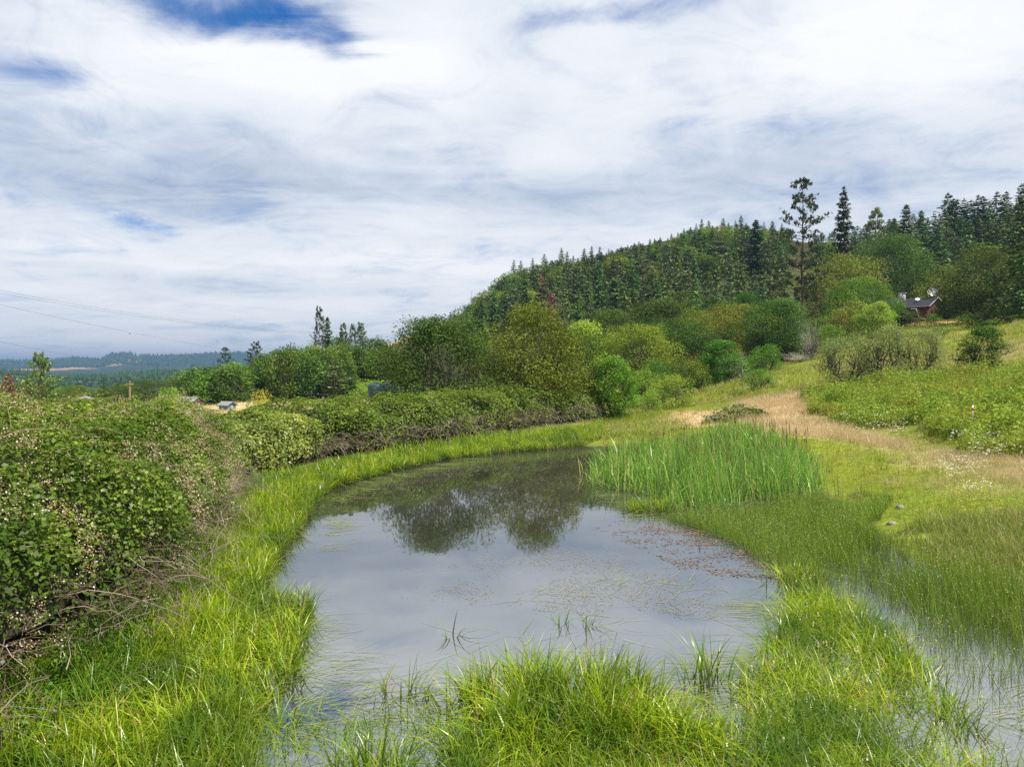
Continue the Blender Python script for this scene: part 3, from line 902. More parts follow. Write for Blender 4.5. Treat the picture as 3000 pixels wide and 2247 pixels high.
T('oak_near', 'oak_tree', 'mid green oak between the very dark oak and the willow by the house', 'oak', 2010, 590, 130, 175, M_OAK, var=2, rz=1.5)
T('tree_round', 'maple_tree', 'small yellow lime tree in front of the red house', 'tree', 1888, 652, 78, 108, M_BRIGHT, var=1)
T('oak_near', 'oak_tree', 'great spreading oak on the grass slope beside the red house', 'oak', 2125, 532, 215, 118, M_OAKD, var=1, rz=.9)
T('oak_near', 'oak_tree', 'green oak behind the great spreading oak at the picture edge', 'oak', 2205, 560, 140, 150, M_MID, var=2, rz=2.9)
T('tree_round', 'oak_tree', 'young dark oak standing alone on the meadow slope', 'oak', 2124, 702, 86, ground(2124, 806)[1], M_OAKD, var=0, rz=2.)
T('orchard', 'apple_tree', 'low grey green apple tree with a twisted trunk on the meadow', 'apple tree', 1832, 725, 130, ground(1832, 828)[1], M_GREY, var=0, rz=.3)
T('orchard', 'apple_tree', 'tallest grey green apple tree, between the other two', 'apple tree', 1905, 700, 125, ground(1905, 822)[1], M_GREY, var=1, rz=1.3)
T('orchard', 'apple_tree', 'thin leaved apple tree with two dark stems nearest the young oak', 'apple tree', 1985, 705, 105, ground(1985, 808)[1], M_GREY, var=0, rz=3.3)
T('shrub', 'hazel_shrub', 'small dark shrub on the slope under the red house', 'shrub', 2028, 705, 44, 90, M_OAKD, var=2)
T('shrub', 'bramble_bush', 'long low bramble bush under the great spreading oak', 'bush', 2150, 668, 150, 100, M_OAK, var=0)
T('shrub', 'hazel_shrub', 'bushy green shrub beside the grey dead brush', 'shrub', 1795, 700, 75, 92, M_MID, var=1)
T('willow', 'willow_tree', 'pale drooping willow behind the satellite dish of the house', 'willow', 2030, 602, 60, 158, M_WILLOW)
T('fir_near', 'cedar_tree', 'dark cedar against the gable wall of the red house', 'cedar', 2040, 640, 52, 134, M_OAKD, var=1)
T('fir_near', 'cedar_tree', 'dark conical cedar bush in front of the house deck', 'cedar', 1943, 652, 40, 130, M_OAKD, var=0)
T('shrub', 'hazel_shrub', 'rounded dark bush below the deck rail of the house', 'shrub', 1974, 668, 32, 129, M_OAKD, var=0)
T('shrub', 'hazel_shrub', 'low green bush below the lit corner of the house', 'shrub', 2014, 676, 36, 130, M_MID, var=1)
# pines and firs that stand out
T('pine_near', 'pine_tree', 'tallest sparse ponderosa pine with a bare lower trunk, on the skyline above the woods', 'pine', 1731, 387, 98, 140, M_DPINE, var=0, rz=1.0)
T('fir_near', 'fir_tree', 'tall narrow fir next to the tallest sparse pine on the skyline', 'fir', 1820, 402, 60, 175, M_DPINE, var=1)
T('pine_far', 'pine_tree', 'open crowned pine above the yellowish oak, next to the tall narrow fir', 'pine', 1888, 448, 44, 210, M_PINE, var=0)
T('fir_near', 'fir_tree', 'pointed fir above the very dark oak', 'fir', 1955, 440, 52, 215, M_PINE, var=0)
T('fir_near', 'fir_tree', 'dense dark fir on the shoulder of the hill beneath the summit firs', 'fir', 1631, 474, 58, 240, M_FIR, var=1)
T('pine_far', 'pine_tree', 'dull green pine with a long bare trunk standing on the middle of the hillside', 'pine', 1550, 520, 62, 235, M_PINE, var=1)
T('pine_near', 'pine_tree', 'tall narrow pine above the oak wood by the valley', 'pine', 690, 663, 36, 205, M_DPINE, var=1, rz=.6)
T('fir_near', 'fir_tree', 'dense fir touching the tall narrow pine above the oak wood by the valley', 'fir', 708, 683, 38, 207, M_FIR, var=0)
T('pine_far', 'pine_tree', 'small pine on the oak wood crest, next to the dense fir', 'pine', 742, 697, 22, 215, M_PINE, var=0)
T('pine_far', 'pine_tree', 'small pine on the oak wood crest, second from the dense fir', 'pine', 762, 700, 20, 220, M_PINE, var=1)
T('pine_far', 'pine_tree', 'bushy pine on the oak wood crest by the bare slope', 'pine', 779, 697, 28, 222, M_PINE, var=2)
T('pine_near', 'pine_tree', 'dark pine rising behind the large bright green tree in the valley', 'pine', 487, 750, 38, 150, M_DPINE, var=0, rz=2)
T('pine_near', 'pine_tree', 'round topped pine above the straw gap in the valley trees', 'pine', 553, 738, 46, 165, M_DPINE, var=1, rz=3)
T('pine_young', 'pine_tree', 'bushy young pine standing alone behind the flowering hedge', 'pine', 84, 768, 76, 42, M_YPINE)
T('pine_far', 'pine_tree', 'dead rusty brown pine near the bushy young pine', 'pine', 18, 806, 28, 55, M_DEADN, var=0)
T('tree_round', 'poplar_tree', 'large bright green tree in the valley behind the hedge', 'tree', 505, 782, 108, 118, M_MID, var=1)
T('oak_near', 'oak_tree', 'dark oak beside the large bright green valley tree', 'oak', 560, 775, 80, 128, M_OAK, var=1)
T('oak_near', 'oak_tree', 'dark oak clump behind the bramble tips in the valley', 'oak', 312, 816, 95, 110, M_OAKD, var=2)
T('oak_near', 'oak_tree', 'low dark oak between the pole and the large bright green valley tree', 'oak', 430, 805, 85, 120, M_OAKD, var=0)
T('shrub', 'willow_shrub', 'round yellow green shrub just beyond the hedge in the valley', 'shrub', 368, 835, 62, 52, M_BRIGHT, var=1)
T('shrub', 'willow_shrub', 'domed light green willow beside the dark water tanks', 'shrub', 800, 818, 92, 92, M_BRIGHT, var=0)
T('shrub', 'maple_sapling', 'yellow leaved maple sapling poking over the bramble hedge', 'sapling', 560, 838, 60, 31, M_YEL, var=1)
T('shrub', 'maple_sapling', 'small yellow green sapling poking over the hedge next to the maple sapling', 'sapling', 640, 852, 38, 31, M_BRIGHT, var=2)
T('pine_far', 'pine_tree', 'dusky pine standing at the field edge between the valley oaks and the tanks', 'pine', 722, 790, 60, 100, M_PINE, var=2)
T('pine_far', 'pine_tree', 'dead rusty conifer beside the largest oak', 'pine', 1192, 632, 26, 190, M_DEADN, var=1)
T('fir_far', 'fir_tree', 'reddish dying conifer high on the hill slope', 'fir', 1153, 605, 22, 300, M_DEADN, var=1)
T('fir_far', 'fir_tree', 'rusty dying conifer beneath the hill summit', 'fir', 1444, 560, 24, 290, M_DEADN, var=2)
T('snag', 'dead_tree', 'tall bare grey snag on the lower end of the hill skyline', 'dead tree', 1019, 625, 14, 320, var=0)
T('snag', 'dead_tree', 'bare snag on the hill skyline just above the tall lower snag', 'dead tree', 1054, 612, 9, 335, var=1)
T('snag', 'dead_tree', 'forked pale snag reaching out of the oaks behind the lime green tree', 'dead tree', 1338, 672, 34, 130, var=2)
T('snag', 'dead_tree', 'grey branched snag standing among the oaks beneath the dull green pine', 'dead tree', 1445, 650, 40, 150, var=1)
T('snag', 'dead_sapling', 'bare grey sapling with thin forked branches on the slope', 'dead tree', 1603, 758, 70, 70, var=3)

# shrubs along the wood edge
gS = np.random.default_rng(31)
for q in range(46):
    f = q / 45
    x = 1395 + (1850 - 1395) * f + gS.normal(0, 8)
    Y = 70 + 48 * f + gS.uniform(-3, 6)
    yb_ = np.interp(x, [1330, 1490, 1560, 1640, 1720, 1790, 1860], [880, 838, 828, 812, 786, 748, 712])
    T('shrub', 'hazel_shrub', 'leafy green shrub in the thicket along the wood edge', 'shrub', x, yb_ - gS.uniform(38, 85), gS.uniform(45, 80), Y, [M_MID, M_OAK, M_OAKD, M_OLIVE][int(gS.integers(4))], 'shrubs along the wood edge')
for q in range(44):
    x = gS.uniform(590, 860) if q < 34 else gS.uniform(405, 535); Y = gS.uniform(105, 135)
    T('oak_far', 'oak_tree', 'dark rounded oak in the wood at the valley edge', 'oak', x, gS.uniform(738, 800) if q < 34 else gS.uniform(788, 820), gS.uniform(62, 105), Y, [M_OAKD, M_OAK][int(gS.choice(2, p=[.75, .25]))], 'dark oaks of the valley wood')

# ------------------------------------------------------------------ the rest of the woods, near to far
ZX = [(25, 500), (72, 485), (125, 490), (183, 500), (265, 505), (305, 485), (348, 478), (378, 453), (450, 445), (478, 433), (515, 430), (588, 403), (630, 407), (668, 372), (710, 362), (747, 338), (782, 310), (827, 320), (920, 305), (955, 332),
      (1000, 318), (1037, 287), (1185, 328), (1240, 323), (1300, 340)]
SKY_ = [(1253.4 + a * .3336, 368.7 + b * .3336) for a, b in ZX]
SKY_ += [(1695.8 + a * .3336, 368.7 + b * .3336) for a, b in [(485, 370), (668, 310), (700, 305), (872, 265), (915, 300), (1043, 145), (1080, 180), (1105, 185), (1150, 180), (1195, 190), (1240, 155), (1270, 165), (1360, 135), (1420, 135), (1515, 85), (1545, 75)]]
SKY_ += [(589.8 + a * .33333, 442.4 + b * .33333) for a, b in [(1560, 355), (1605, 360), (1682, 342), (1758, 315), (1868, 275), (1905, 300), (1945, 325)]]
RIDGE = lambda x: np.interp(x, [600, 700, 800, 900, 1000, 1100, 1300, 1450, 1600, 1750, 1950, 2212], [245, 255, 272, 300, 322, 345, 368, 380, 385, 325, 268, 238])
SKYLINE = [(-50, 822), (150, 830), (300, 826), (430, 806), (490, 792), (560, 788), (590, 796), (625, 770), (680, 742), (740, 722), (815, 724), (840, 745), (900, 742), (945, 700), (1000, 665), (1050, 625), (1100, 588), (1150, 572), (1250, 562), (1330, 542), (1450, 516), (1520, 488), (1600, 486), (1700, 500), (1760, 515), (1850, 492), (1900, 478), (1950, 470), (2050, 440), (2260, 395)]
forest = []
for k_, (x, yt) in enumerate(SKY_):
    Y = float(RIDGE(x)) * .985
    forest.append((Y, x, yt, 'sky'))
# candidates on every part of the wooded ground
g3 = np.random.default_rng(77)
for _ in range(5200):
    x = g3.uniform(560, 2260); R0 = float(RIDGE(x))
    Y = g3.uniform(95 ** .8, R0 ** .8) ** 1.25
    X = ray(x, 800)[0] * Y
    forest.append((Y, x, None, None))
for _ in range(500):
    x = g3.uniform(-20, 600); Y = g3.uniform(120, 260)
    forest.append((Y, x, None, 'valley'))
forest.sort(key=lambda q: q[0])
MEADOW = [(1330, 900), (1490, 848), (1560, 832), (1640, 815), (1720, 790), (1790, 750), (1860, 712), (1930, 700), (1955, 690), (2085, 690), (2110, 705), (2300, 700)]
cnt = {}
G_FIR_SKY, G_FIR, G_PINE, G_OAK, G_OAKV, G_MAD = 'firs along the hill skyline', 'firs massed on the hillside', 'pines scattered over the hillside', 'oaks massed on the lower hillside', 'dark oaks of the valley wood', 'orange brown trees near the summit'
LIMIT = {'fir': 292, 'pine': 120, 'oak': 260}
nu = {'fir': 0, 'pine': 0, 'oak': 0}
for Y, x, yt, zone in forest:
    X = ray(x, 800)[0] * Y
    z = float(zt(np.array(X), np.array(Y)))
    yb = float(pix(np.array([X, Y, z]))[1])
    if zone != 'sky':
        if x > 1330 and yb > np.interp(x, [p[0] for p in MEADOW], [p[1] for p in MEADOW]) - 4: continue
        if zone != 'valley' and x > 1900 and x < 2100 and 120 < Y < 158: continue            # the house's clearing
        if x < 1330 and zone != 'valley' and Y < 110 + (1330 - x) * .06: continue
        if 535 < x < 590 and Y < 200 and yb > 800: continue                                  # straw gap
        if 840 < x < 935 and Y > 262: continue                                               # bare slope
    r = rng.random()
    hi = (Y / RIDGE(x)) if zone != 'valley' else 0
    summit = np.exp(-((x - 1560) / 170) ** 2) * (hi > .8)
    if zone == 'sky': kind = 'fir'
    elif zone == 'valley': kind = 'oak' if r < .72 else 'fir'
    elif x < 960: kind = 'oak' if r < .93 else 'pine'
    elif hi < .42: kind = 'oak' if r < (.8 if x < 1900 else .55) else ('pine' if r < .9 else 'fir')
    elif summit > .35 and r < .42: kind = 'mad'
    else: kind = 'fir' if r < .64 else ('pine' if r < .76 else 'oak')
    if kind == 'fir': h = rng.uniform(7.5, 13.5) * (1.0 if Y > 200 else 1.1) * (1.15 if x > 1750 else 1); w = h * rng.uniform(.38, .54); lib = 'fir_far'; mat = M_FIR
    elif kind == 'pine': h = rng.uniform(8, 14); w = h * rng.uniform(.36, .46); lib = 'pine_far'; mat = M_PINE
    elif kind == 'mad': h = rng.uniform(6, 9); w = h * rng.uniform(.9, 1.2); lib = 'oak_far'; mat = M_ORANGE
    else: h = rng.uniform(6, 10.5) * (.8 if zone == 'valley' else 1); w = h * rng.uniform(.85, 1.15); lib = 'oak_far' if Y > 150 else 'oak_near'; mat = [M_OAK, M_OAKD, M_OLIVE, M_MID][int(rng.choice(4, p=[.45, .3, .15, .1]))]
    if kind == 'oak' and zone != 'valley' and x > 960 and hi > .42 and mat is M_MID: mat = M_OAK
    if x < 960 and zone != 'valley' and kind == 'oak': h = rng.uniform(8, 12.5); w = h * rng.uniform(.8, 1.0)
    if x < 960 and kind == 'oak': mat = M_OAKD if rng.random() < .6 else M_OAK
    if zone == 'sky':
        h = max(at(x, yt, Y)[2] - z, 5.); w = h * rng.uniform(.42, .62)
    else:
        lim = np.interp(x, [p[0] for p in SKYLINE], [p[1] for p in SKYLINE]) - (6 if kind in ('fir', 'pine') else 0)
        hmax = at(x, lim, Y)[2] - z
        if h > hmax: w *= max(.55, hmax / h) ** .6; h = hmax * rng.uniform(.85, 1)
        if h < 2.5: continue
        yt = float(pix(np.array([X, Y, z + h]))[1])
    wp = w * F / Y / K
    bk = 'oak' if kind in ('oak', 'mad') else kind
    if zone != 'sky' and nu[bk] >= LIMIT[bk]: continue
    free = cover(x, yt, yb, wp, 'c' if kind in ('fir', 'pine') else 'o', write=False)
    if zone != 'sky' and free < .20: continue
    if x < -5 or x > 2225: continue
    cover(x, yt, yb, wp, 'c' if kind in ('fir', 'pine') else 'o')
    nu[bk] += 1
    if zone == 'sky': lb, gp = 'dark fir standing out on the hill skyline', G_FIR_SKY
    elif zone == 'valley' or x < 960:
        lb, gp = ('dark rounded oak in the wood at the valley edge', G_OAKV) if kind == 'oak' else ('dusky conifer among the oaks at the valley edge', 'conifers among the valley oaks')
    elif kind == 'mad': lb, gp = 'orange brown rounded tree below the summit firs', G_MAD
    elif kind == 'fir': lb, gp = 'dark green fir in the dense forest on the hillside', G_FIR
    elif kind == 'pine': lb, gp = 'dull green pine in the forest on the hillside', G_PINE
    else: lb, gp = 'rounded green oak in the woods on the hillside', G_OAK
    if kind == 'fir' and zone is None and x > 960 and rng.random() < .045:
        mat, lb, gp = M_DEADN, 'rusty brown dying conifer among the green firs of the hillside', 'dying conifers on the hillside'
    nm = {'fir': 'fir_tree', 'pine': 'pine_tree', 'oak': 'oak_tree', 'mad': 'madrone_tree'}[kind]
    plant(lib, nm, lb, {'fir': 'fir', 'pine': 'pine', 'oak': 'oak', 'mad': 'madrone'}[kind], (X, Y), h, w, mat, gp)
print('forest', nu, 'cover', COVER.mean())

# ------------------------------------------------------------------ far woods of the two ridges: masses nobody could count
def far_woods(name, label, n, xr, Yr, hr, seed, spire=.42, keep=None):
    g = np.random.default_rng(seed)
    tal = g.normal(1, .22, n)
    x = g.uniform(*xr, n); Y = g.uniform(*Yr, n); X = (x * K - 512) / F * Y
    z = zt(X, Y)
    ok = np.ones(n, bool) if keep is None else keep(X, Y, z, x)
    X, Y, z = X[ok], Y[ok], z[ok]; n = len(X)
    h = g.uniform(*hr, n) * np.clip(tal[ok], .5, 1.35); mb = MB()
    # each conifer: three ragged tiers of five drooping facets
    for lo, hi_, rw in ((.05, .55, 1.), (.32, .8, .72), (.6, 1.05, .42)):
        a0 = g.uniform(0, 2 * PI, n)
        k = 5
        V = np.zeros((n, k + 1, 3)); V[:, 0] = np.stack([X, Y, z + h * hi_], -1)
        for q in range(k):
            a = a0 + 2 * PI * q / k; r = h * spire * .5 * rw * g.uniform(.6, 1.15, n)
            V[:, q + 1] = np.stack([X + np.cos(a) * r, Y + np.sin(a) * r, z + h * (lo + g.uniform(-.05, .05, n))], -1)
        b = np.arange(n)[:, None] * (k + 1)
        f = np.concatenate([b + np.array([0, 1 + q, 1 + (q + 1) % k]) for q in range(k)], 0)
        mb.add(V, f, .5, np.repeat(g.uniform(0, 1, n), k + 1))
    o = obj(name, mb.build(name, M_FARFIR))
    return tag(o, label, 'forest', kind='stuff')


far_woods('far_forest', 'conifer forest covering the low hill across the valley', 11000, (-80, 640), (640, 1120), (3.5, 8.5), 5, .6, keep=lambda X, Y, z, x: ~((x < 60) & (Y < 985) & (Y > 800) & (np.random.default_rng(3).random(len(x)) < .93)))
bare = lambda X, Y, z, x: np.random.default_rng(4).random(len(x)) > 1.1 * np.exp(-((x - 292) / 50) ** 2 - ((z - 70) / 40) ** 2)
far_woods('ridge_forest', 'conifers along the distant blue ridges', 12000, (-150, 900), (3050, 4250), (10, 22), 6, .8, keep=bare)

# ------------------------------------------------------------------ bramble hedge
M_BR = leaf_mat('bramble_leaves', [(0, (.028, .058, .008)), (.55, (.075, .13, .014)), (.85, (.165, .245, .026)), (1, (.30, .39, .05))], objvar=.0, gloss=.012, rough=.4, transl=.35)
M_BRY = leaf_mat('yellow_bramble_leaves', [(0, (.08, .12, .018)), (.55, (.17, .23, .03)), (.85, (.27, .32, .045)), (1, (.36, .38, .06))], gloss=.03, rough=.45, transl=.35)
M_BRF = leaf_mat('far_bramble_leaves', [(0, (.048, .09, .010)), (.55, (.12, .19, .02)), (.85, (.215, .29, .034)), (1, (.35, .42, .06))], gloss=.012, rough=.45, transl=.35)
M_TIP = leaf_mat('bramble_tips', [(0, (.11, .20, .022)), (1, (.27, .38, .05))], gloss=.03, rough=.4, transl=.4)
M_PETAL = leaf_mat('petals', [(0, (.36, .30, .22)), (.6, (.50, .44, .36)), (1, (.68, .64, .58))], transl=.3, gloss=0)
M_BUD = leaf_mat('spent_flowers', [(0, (.22, .13, .05)), (.5, (.38, .27, .12)), (1, (.50, .40, .22))], transl=.2, gloss=0)
CANE = solid('dead_canes', (.13, .10, .085), (.40, .33, .28), 1.5, .9)
CANEB = solid('brown_canes', (.08, .055, .045), (.22, .15, .12), 2, .9)
CANEG = solid('live_canes', (.12, .17, .04), (.25, .14, .06), 2, .6)
CORE = solid('twig_shade', (.02, .022, .012), (.055, .05, .03), 9, 1, bump=1)  # near-black twig colour with the hedge's inner shade painted in


def resample(P, n):
    P = np.array(P, float)
    d = np.concatenate([[0], np.cumsum(np.hypot(*np.diff(P[:, :2], axis=0).T))])
    t = np.linspace(0, d[-1], n)
    return np.stack([np.interp(t, d, P[:, k]) for k in range(P.shape[1])], -1)


class Hedge:
    """A bank of brambles along path (x, y, half width, height)."""
    def __init__(s, path, seed, bump=.42, bscale=.75):
        s.P = resample(path, 200); s.g = np.random.default_rng(seed); s.seed = seed; s.bump = bump; s.bs = bscale
        T = norm(np.gradient(s.P[:, :2], axis=0)); s.N = np.stack([T[:, 1], -T[:, 0]], -1)       # towards the pond
        s.Z = zt(s.P[:, 0], s.P[:, 1])
        s.len = np.hypot(*np.diff(s.P[:, :2], axis=0).T).sum()

    def surf(s, u, ph, depth=1.0, raw=False):
        k = np.clip(u * 199, 0, 198.999); i = k.astype(int); f = (k - i)[:, None]
        P = s.P[i] * (1 - f) + s.P[i + 1] * f; Nn = s.N[i] * (1 - f) + s.N[i + 1] * f; z = s.Z[i]
        co, si = np.cos(ph), np.sin(ph)
        end = np.minimum(1, np.sqrt(np.clip(np.minimum(u, 1 - u) * s.len / 1.6, 0, 1)) + .02)
        a = np.sign(co) * np.abs(co) ** .75 * P[:, 2] * end; b = np.abs(si) ** .62 * P[:, 3] * end
        c = np.stack([P[:, 0] + Nn[:, 0] * a, P[:, 1] + Nn[:, 1] * a, z + b], -1)
        o = norm(np.stack([Nn[:, 0] * co, Nn[:, 1] * co, si + .05], -1))
        if raw: return c, o
        q = (fbm(c * s.bs, s.seed, 3) - .5) * 2 + (fbm(c * s.bs * 3.1, s.seed + 9, 2) - .5) * .7
        r = s.bump * (P[:, 3] * .42) * q
        cen = np.stack([P[:, 0], P[:, 1], z + P[:, 3] * .35], -1)
        c2 = c + o * r[:, None]
        return cen + (c2 - cen) * np.broadcast_to(depth, u.shape)[:, None], o

    def leaves(s, n, size, mat, name='leaves', lo=.03, hi=PI * .97, root=None, asp=1.5, umin=0, umax=1, bias=.6, skip_low=.0, sel=None):
        g = s.g
        u = g.uniform(umin, umax, n); ph = g.uniform(lo, hi, n)
        d = 1 - .3 * g.uniform(0, 1, n) ** 1.6
        c, o = s.surf(u, ph, d)
        keep = np.ones(n, bool)
        if skip_low:
            lowf = c[:, 2] / skip_low
            keep = g.uniform(0, 1, n) < np.clip(lowf + .3, .25, 1)
        if sel is not None: keep &= sel(c)
        c, o = c[keep], o[keep]; n = len(c)
        cl = fbm(c * 1.1, 77, 2)
        mb = MB()
        nn = o * .55 + sph(g, n) * .7 + np.array([0, 0, bias])
        leaves(mb, c, nn, size * g.uniform(.55, 1.4, n), asp, .22, rnd=np.clip(cl * .9 - .2 + g.uniform(0, .55, n), 0, 1), g=g)
        return obj(name, mb.build(name, mat), root)

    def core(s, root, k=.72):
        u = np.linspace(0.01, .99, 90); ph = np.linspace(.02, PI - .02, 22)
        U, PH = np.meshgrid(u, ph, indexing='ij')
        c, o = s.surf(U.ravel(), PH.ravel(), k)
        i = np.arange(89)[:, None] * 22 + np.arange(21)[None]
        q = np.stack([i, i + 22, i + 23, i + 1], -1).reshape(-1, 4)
        return obj('inner_shade_hull', mesh('inner_shade_hull', c, [q], mat=CORE), root)  # closed dark hull standing in for the shaded inside of the hedge

    def flowers(s, n, root, lo, hi, size, petals=7, spent=.55, umin=0, umax=1):
        g = s.g
        u = g.uniform(umin, umax, n); ph = g.uniform(lo, hi, n)
        c, o = s.surf(u, ph, 1.05)
        k = (fbm(c * 1.1, 91, 3) > .50) | (g.random(n) < .07)
        c, o = c[k], o[k]; n = len(c)
        mb = MB(); m2 = MB()
        for q in range(petals):
            cc = c + g.normal(0, size * 2.2, (n, 3)) + o * size
            w = g.random(n) > spent * .8
            leaves(mb, cc[w], o[w] + sph(g, w.sum()) * .7 + np.array([0, 0, .3]), size * g.uniform(.7, 1.2, w.sum()), 1.15, .1, g=g)
            leaves(m2, cc[~w], o[~w] + sph(g, (~w).sum()) * .9, size * g.uniform(.4, .9, (~w).sum()), 1.3, .2, g=g)
            leaves(m2, c + g.normal(0, size * 1.8, (n, 3)), sph(g, n), size * g.uniform(.4, .8, n), 1.5, .2, g=g)
        obj('flowers', mb.build('flowers', M_PETAL), root)
        obj('spent_flowers', m2.build('spent_flowers', M_BUD), root)

    def canes(s, n, root, lo, hi, length, r, mat, name='dead_canes', out=.25, depth=(.75, 1.05), umin=0, umax=1, droop=.5):
        g = s.g
        u = g.uniform(umin, umax, n); ph = g.uniform(lo, hi, n)
        c, o = s.surf(u, ph, g.uniform(*depth, n))
        l = length * g.uniform(.4, 1.3, n)
        d = norm(sph(g, n) * np.array([1, 1, .6]) + o * out)
        ts = np.linspace(0, 1, 7)
        P = c[:, None] + d[:, None] * (ts[None] - .3)[..., None] * l[:, None, None]
        P[..., 2] -= droop * l[:, None] * (ts[None] - .35) ** 2
        P[..., 2] = np.maximum(P[..., 2], zt(P[..., 0], P[..., 1]) + .01)
        P[:, 1:-1] += g.normal(0, .018, P[:, 1:-1].shape) * l[:, None, None]
        mb = MB(); tubes(mb, P, r * g.uniform(.6, 1.3, (n, 1)) * (1.1 - .7 * ts)[None], 3, g=g)
        return obj(name, mb.build(name, mat), root)

    def sprays(s, n, root, lo, hi, length, lsize, umin=0, umax=1, rise=.8, name='shoot'):
        """Long live shoots that arch out of the top, leaflets along them."""
        g = s.g
        u = g.uniform(umin, umax, n); ph = g.uniform(lo, hi, n)
        c, o = s.surf(u, ph, .95)
        l = length * g.uniform(.5, 1.3, n)
        d = norm(sph(g, n) * np.array([1, 1, .2]) + np.array([0, 0, rise]) * g.uniform(.3, 1, n)[:, None])
        ts = np.linspace(0, 1, 8)
        P = c[:, None] + d[:, None] * ts[None, :, None] * l[:, None, None]
        P[..., 2] -= .42 * l[:, None] * ts[None] ** 2.2
        mb = MB(); tubes(mb, P, .007 * (1.15 - ts)[None] * np.ones((n, 1)), 3, g=g)
        obj(name + '_stems', mb.build('canes', CANEG), root)  # bramble cane stems that carry the leaflets
        m2 = MB()
        for q in range(22):
            t = .18 + .82 * q / 21
            k = t * 7; i = min(int(k), 6); f = k - i
            p = P[:, i] * (1 - f) + P[:, i + 1] * f
            sz = lsize * (1.15 - .65 * t)
            a = norm(sph(g, n) * np.array([1, 1, .5]))
            for w in (-.5, 0, .5):
                ax = norm(a + sph(g, n) * .45)
                leaves(m2, p + ax * sz * .75, np.array([0, 0, 1.]) + sph(g, n) * .45, sz * g.uniform(.8, 1.2, n), 1.6, .2, axis=ax, g=g)
        obj(name + '_leaves', m2.build('shoot_leaves', M_TIP if name == 'shoot' else M_BRF), root)


def hedge_root(name, label, p, group=None, cat='bramble thicket'):
    return thing(name, label, cat, (0, 0, 0), 0, group)


# the tall flowering bank beside the camera
h1 = Hedge([(-7.3, .5, 3.0, 2.7), (-7.4, 5, 3.2, 2.75), (-7.9, 9, 3.5, 2.8), (-8.4, 13, 3.1, 2.6), (-9.2, 17, 2.6, 2.4), (-10.2, 21.5, 2.2, 2.1)], 3, .66, .5)
r1 = hedge_root('bramble_thicket', 'tall dark green bramble bank full of white blossom, long leafy shoots on top', None)
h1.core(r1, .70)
h1.leaves(260000, .062, M_BR, root=r1, skip_low=.25, sel=lambda c: np.random.default_rng(1).random(len(c)) < .12 + .88 * sstep(.38, .50, fbm(c * 1.5, 314, 3)))
h1.leaves(60000, .06, M_BRF, 'pale_leaves', lo=PI * .2, hi=PI * .8, root=r1, sel=lambda c: fbm(c * 1.2, 515, 3) > .47)
h1.flowers(3600, r1, .10, PI * .74, .021, 14, .85, umax=.82)
h1.sprays(420, r1, .25, PI * .7, .7, .055, rise=.35, name='side_shoot')
h1.canes(190, r1, .0, .24, 1.3, .0045, CANE, depth=(.85, 1.12), droop=.45)
h1.canes(1100, r1, .0, .2, .8, .004, CANEB, 'brown_canes', depth=(.8, 1.08))
h1.canes(40, r1, .3, 1.0, 1.3, .004, CANE, 'pale_canes', depth=(.98, 1.1), out=.5)  # pale dead bramble canes over the leaves
h1.sprays(230, r1, PI * .28, PI * .72, 1.0, .07)
# the yellow green bush at its end
h2 = Hedge([(-10.6, 18.5, 1.6, 1.9), (-9.9, 21, 2.0, 1.9), (-9.2, 24, 1.9, 1.8), (-8.5, 26.5, 1.5, 1.8), (-7.8, 28.5, 1.0, 1.3)], 8, .75, .75)
r2 = hedge_root('bramble_thicket', 'yellow green bush without blossom between the tall flowering bank and the long hedge', None)
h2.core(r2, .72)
h2.leaves(32000, .095, M_BRY, root=r2, skip_low=.5)
h2.canes(120, r2, .0, .3, .8, .006, CANEB, depth=(.8, 1.05))
# the long row
h3 = Hedge([(-12.5, 23, 2.0, 1.75), (-9.8, 26.5, 2.2, 1.8), (-7.4, 30, 2.2, 1.85), (-5, 34, 2.1, 2.1), (-2.6, 38.5, 2.1, 2.25), (-.2, 42.5, 2.0, 2.3), (1.6, 45.8, 1.4, 2.0)], 12, .8, .55)
r3 = hedge_root('bramble_thicket', 'long clipped looking bramble hedge with brown dead stems along its foot across the pond', None)
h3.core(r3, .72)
h3.leaves(85000, .10, M_BRF, root=r3, skip_low=.8, sel=lambda c: np.random.default_rng(2).random(len(c)) < .15 + .85 * sstep(.36, .50, fbm(c * 1.1, 316, 3)))
h3.leaves(16000, .10, M_BR, 'dark_leaves', root=r3, skip_low=.8, sel=lambda c: fbm(c * .45, 4, 2) > .5)
h3.flowers(500, r3, .25, PI * .7, .045, 4, .45)
h3.canes(600, r3, .0, .28, 1.0, .009, CANE, depth=(.8, 1.04), droop=.4)
h3.canes(750, r3, .0, .34, .9, .010, CANEB, 'brown_canes', depth=(.78, 1.0), droop=.4)
h3.sprays(260, r3, .4, PI * .6, .7, .085, rise=.3, name='side_shoot')
h3.sprays(150, r3, PI * .3, PI * .7, .8, .09)
h4 = Hedge([(1.4, 44.5, 1.2, 1.7), (2.6, 47.5, 1.9, 2.1), (4.4, 50, 1.9, 1.85), (6.2, 52.2, 1.2, 1.2)], 15, .42, .8)
r4 = hedge_root('bramble_thicket', 'rounded end of the hedge sloping down beside the small leafy tree', None)
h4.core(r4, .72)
h4.leaves(20000, .12, M_BRF, root=r4, skip_low=.7)
h4.flowers(220, r4, .25, PI * .7, .05, 4, .4)
h4.canes(420, r4, .0, .4, .9, .011, CANE, depth=(.8, 1.04), droop=.4)
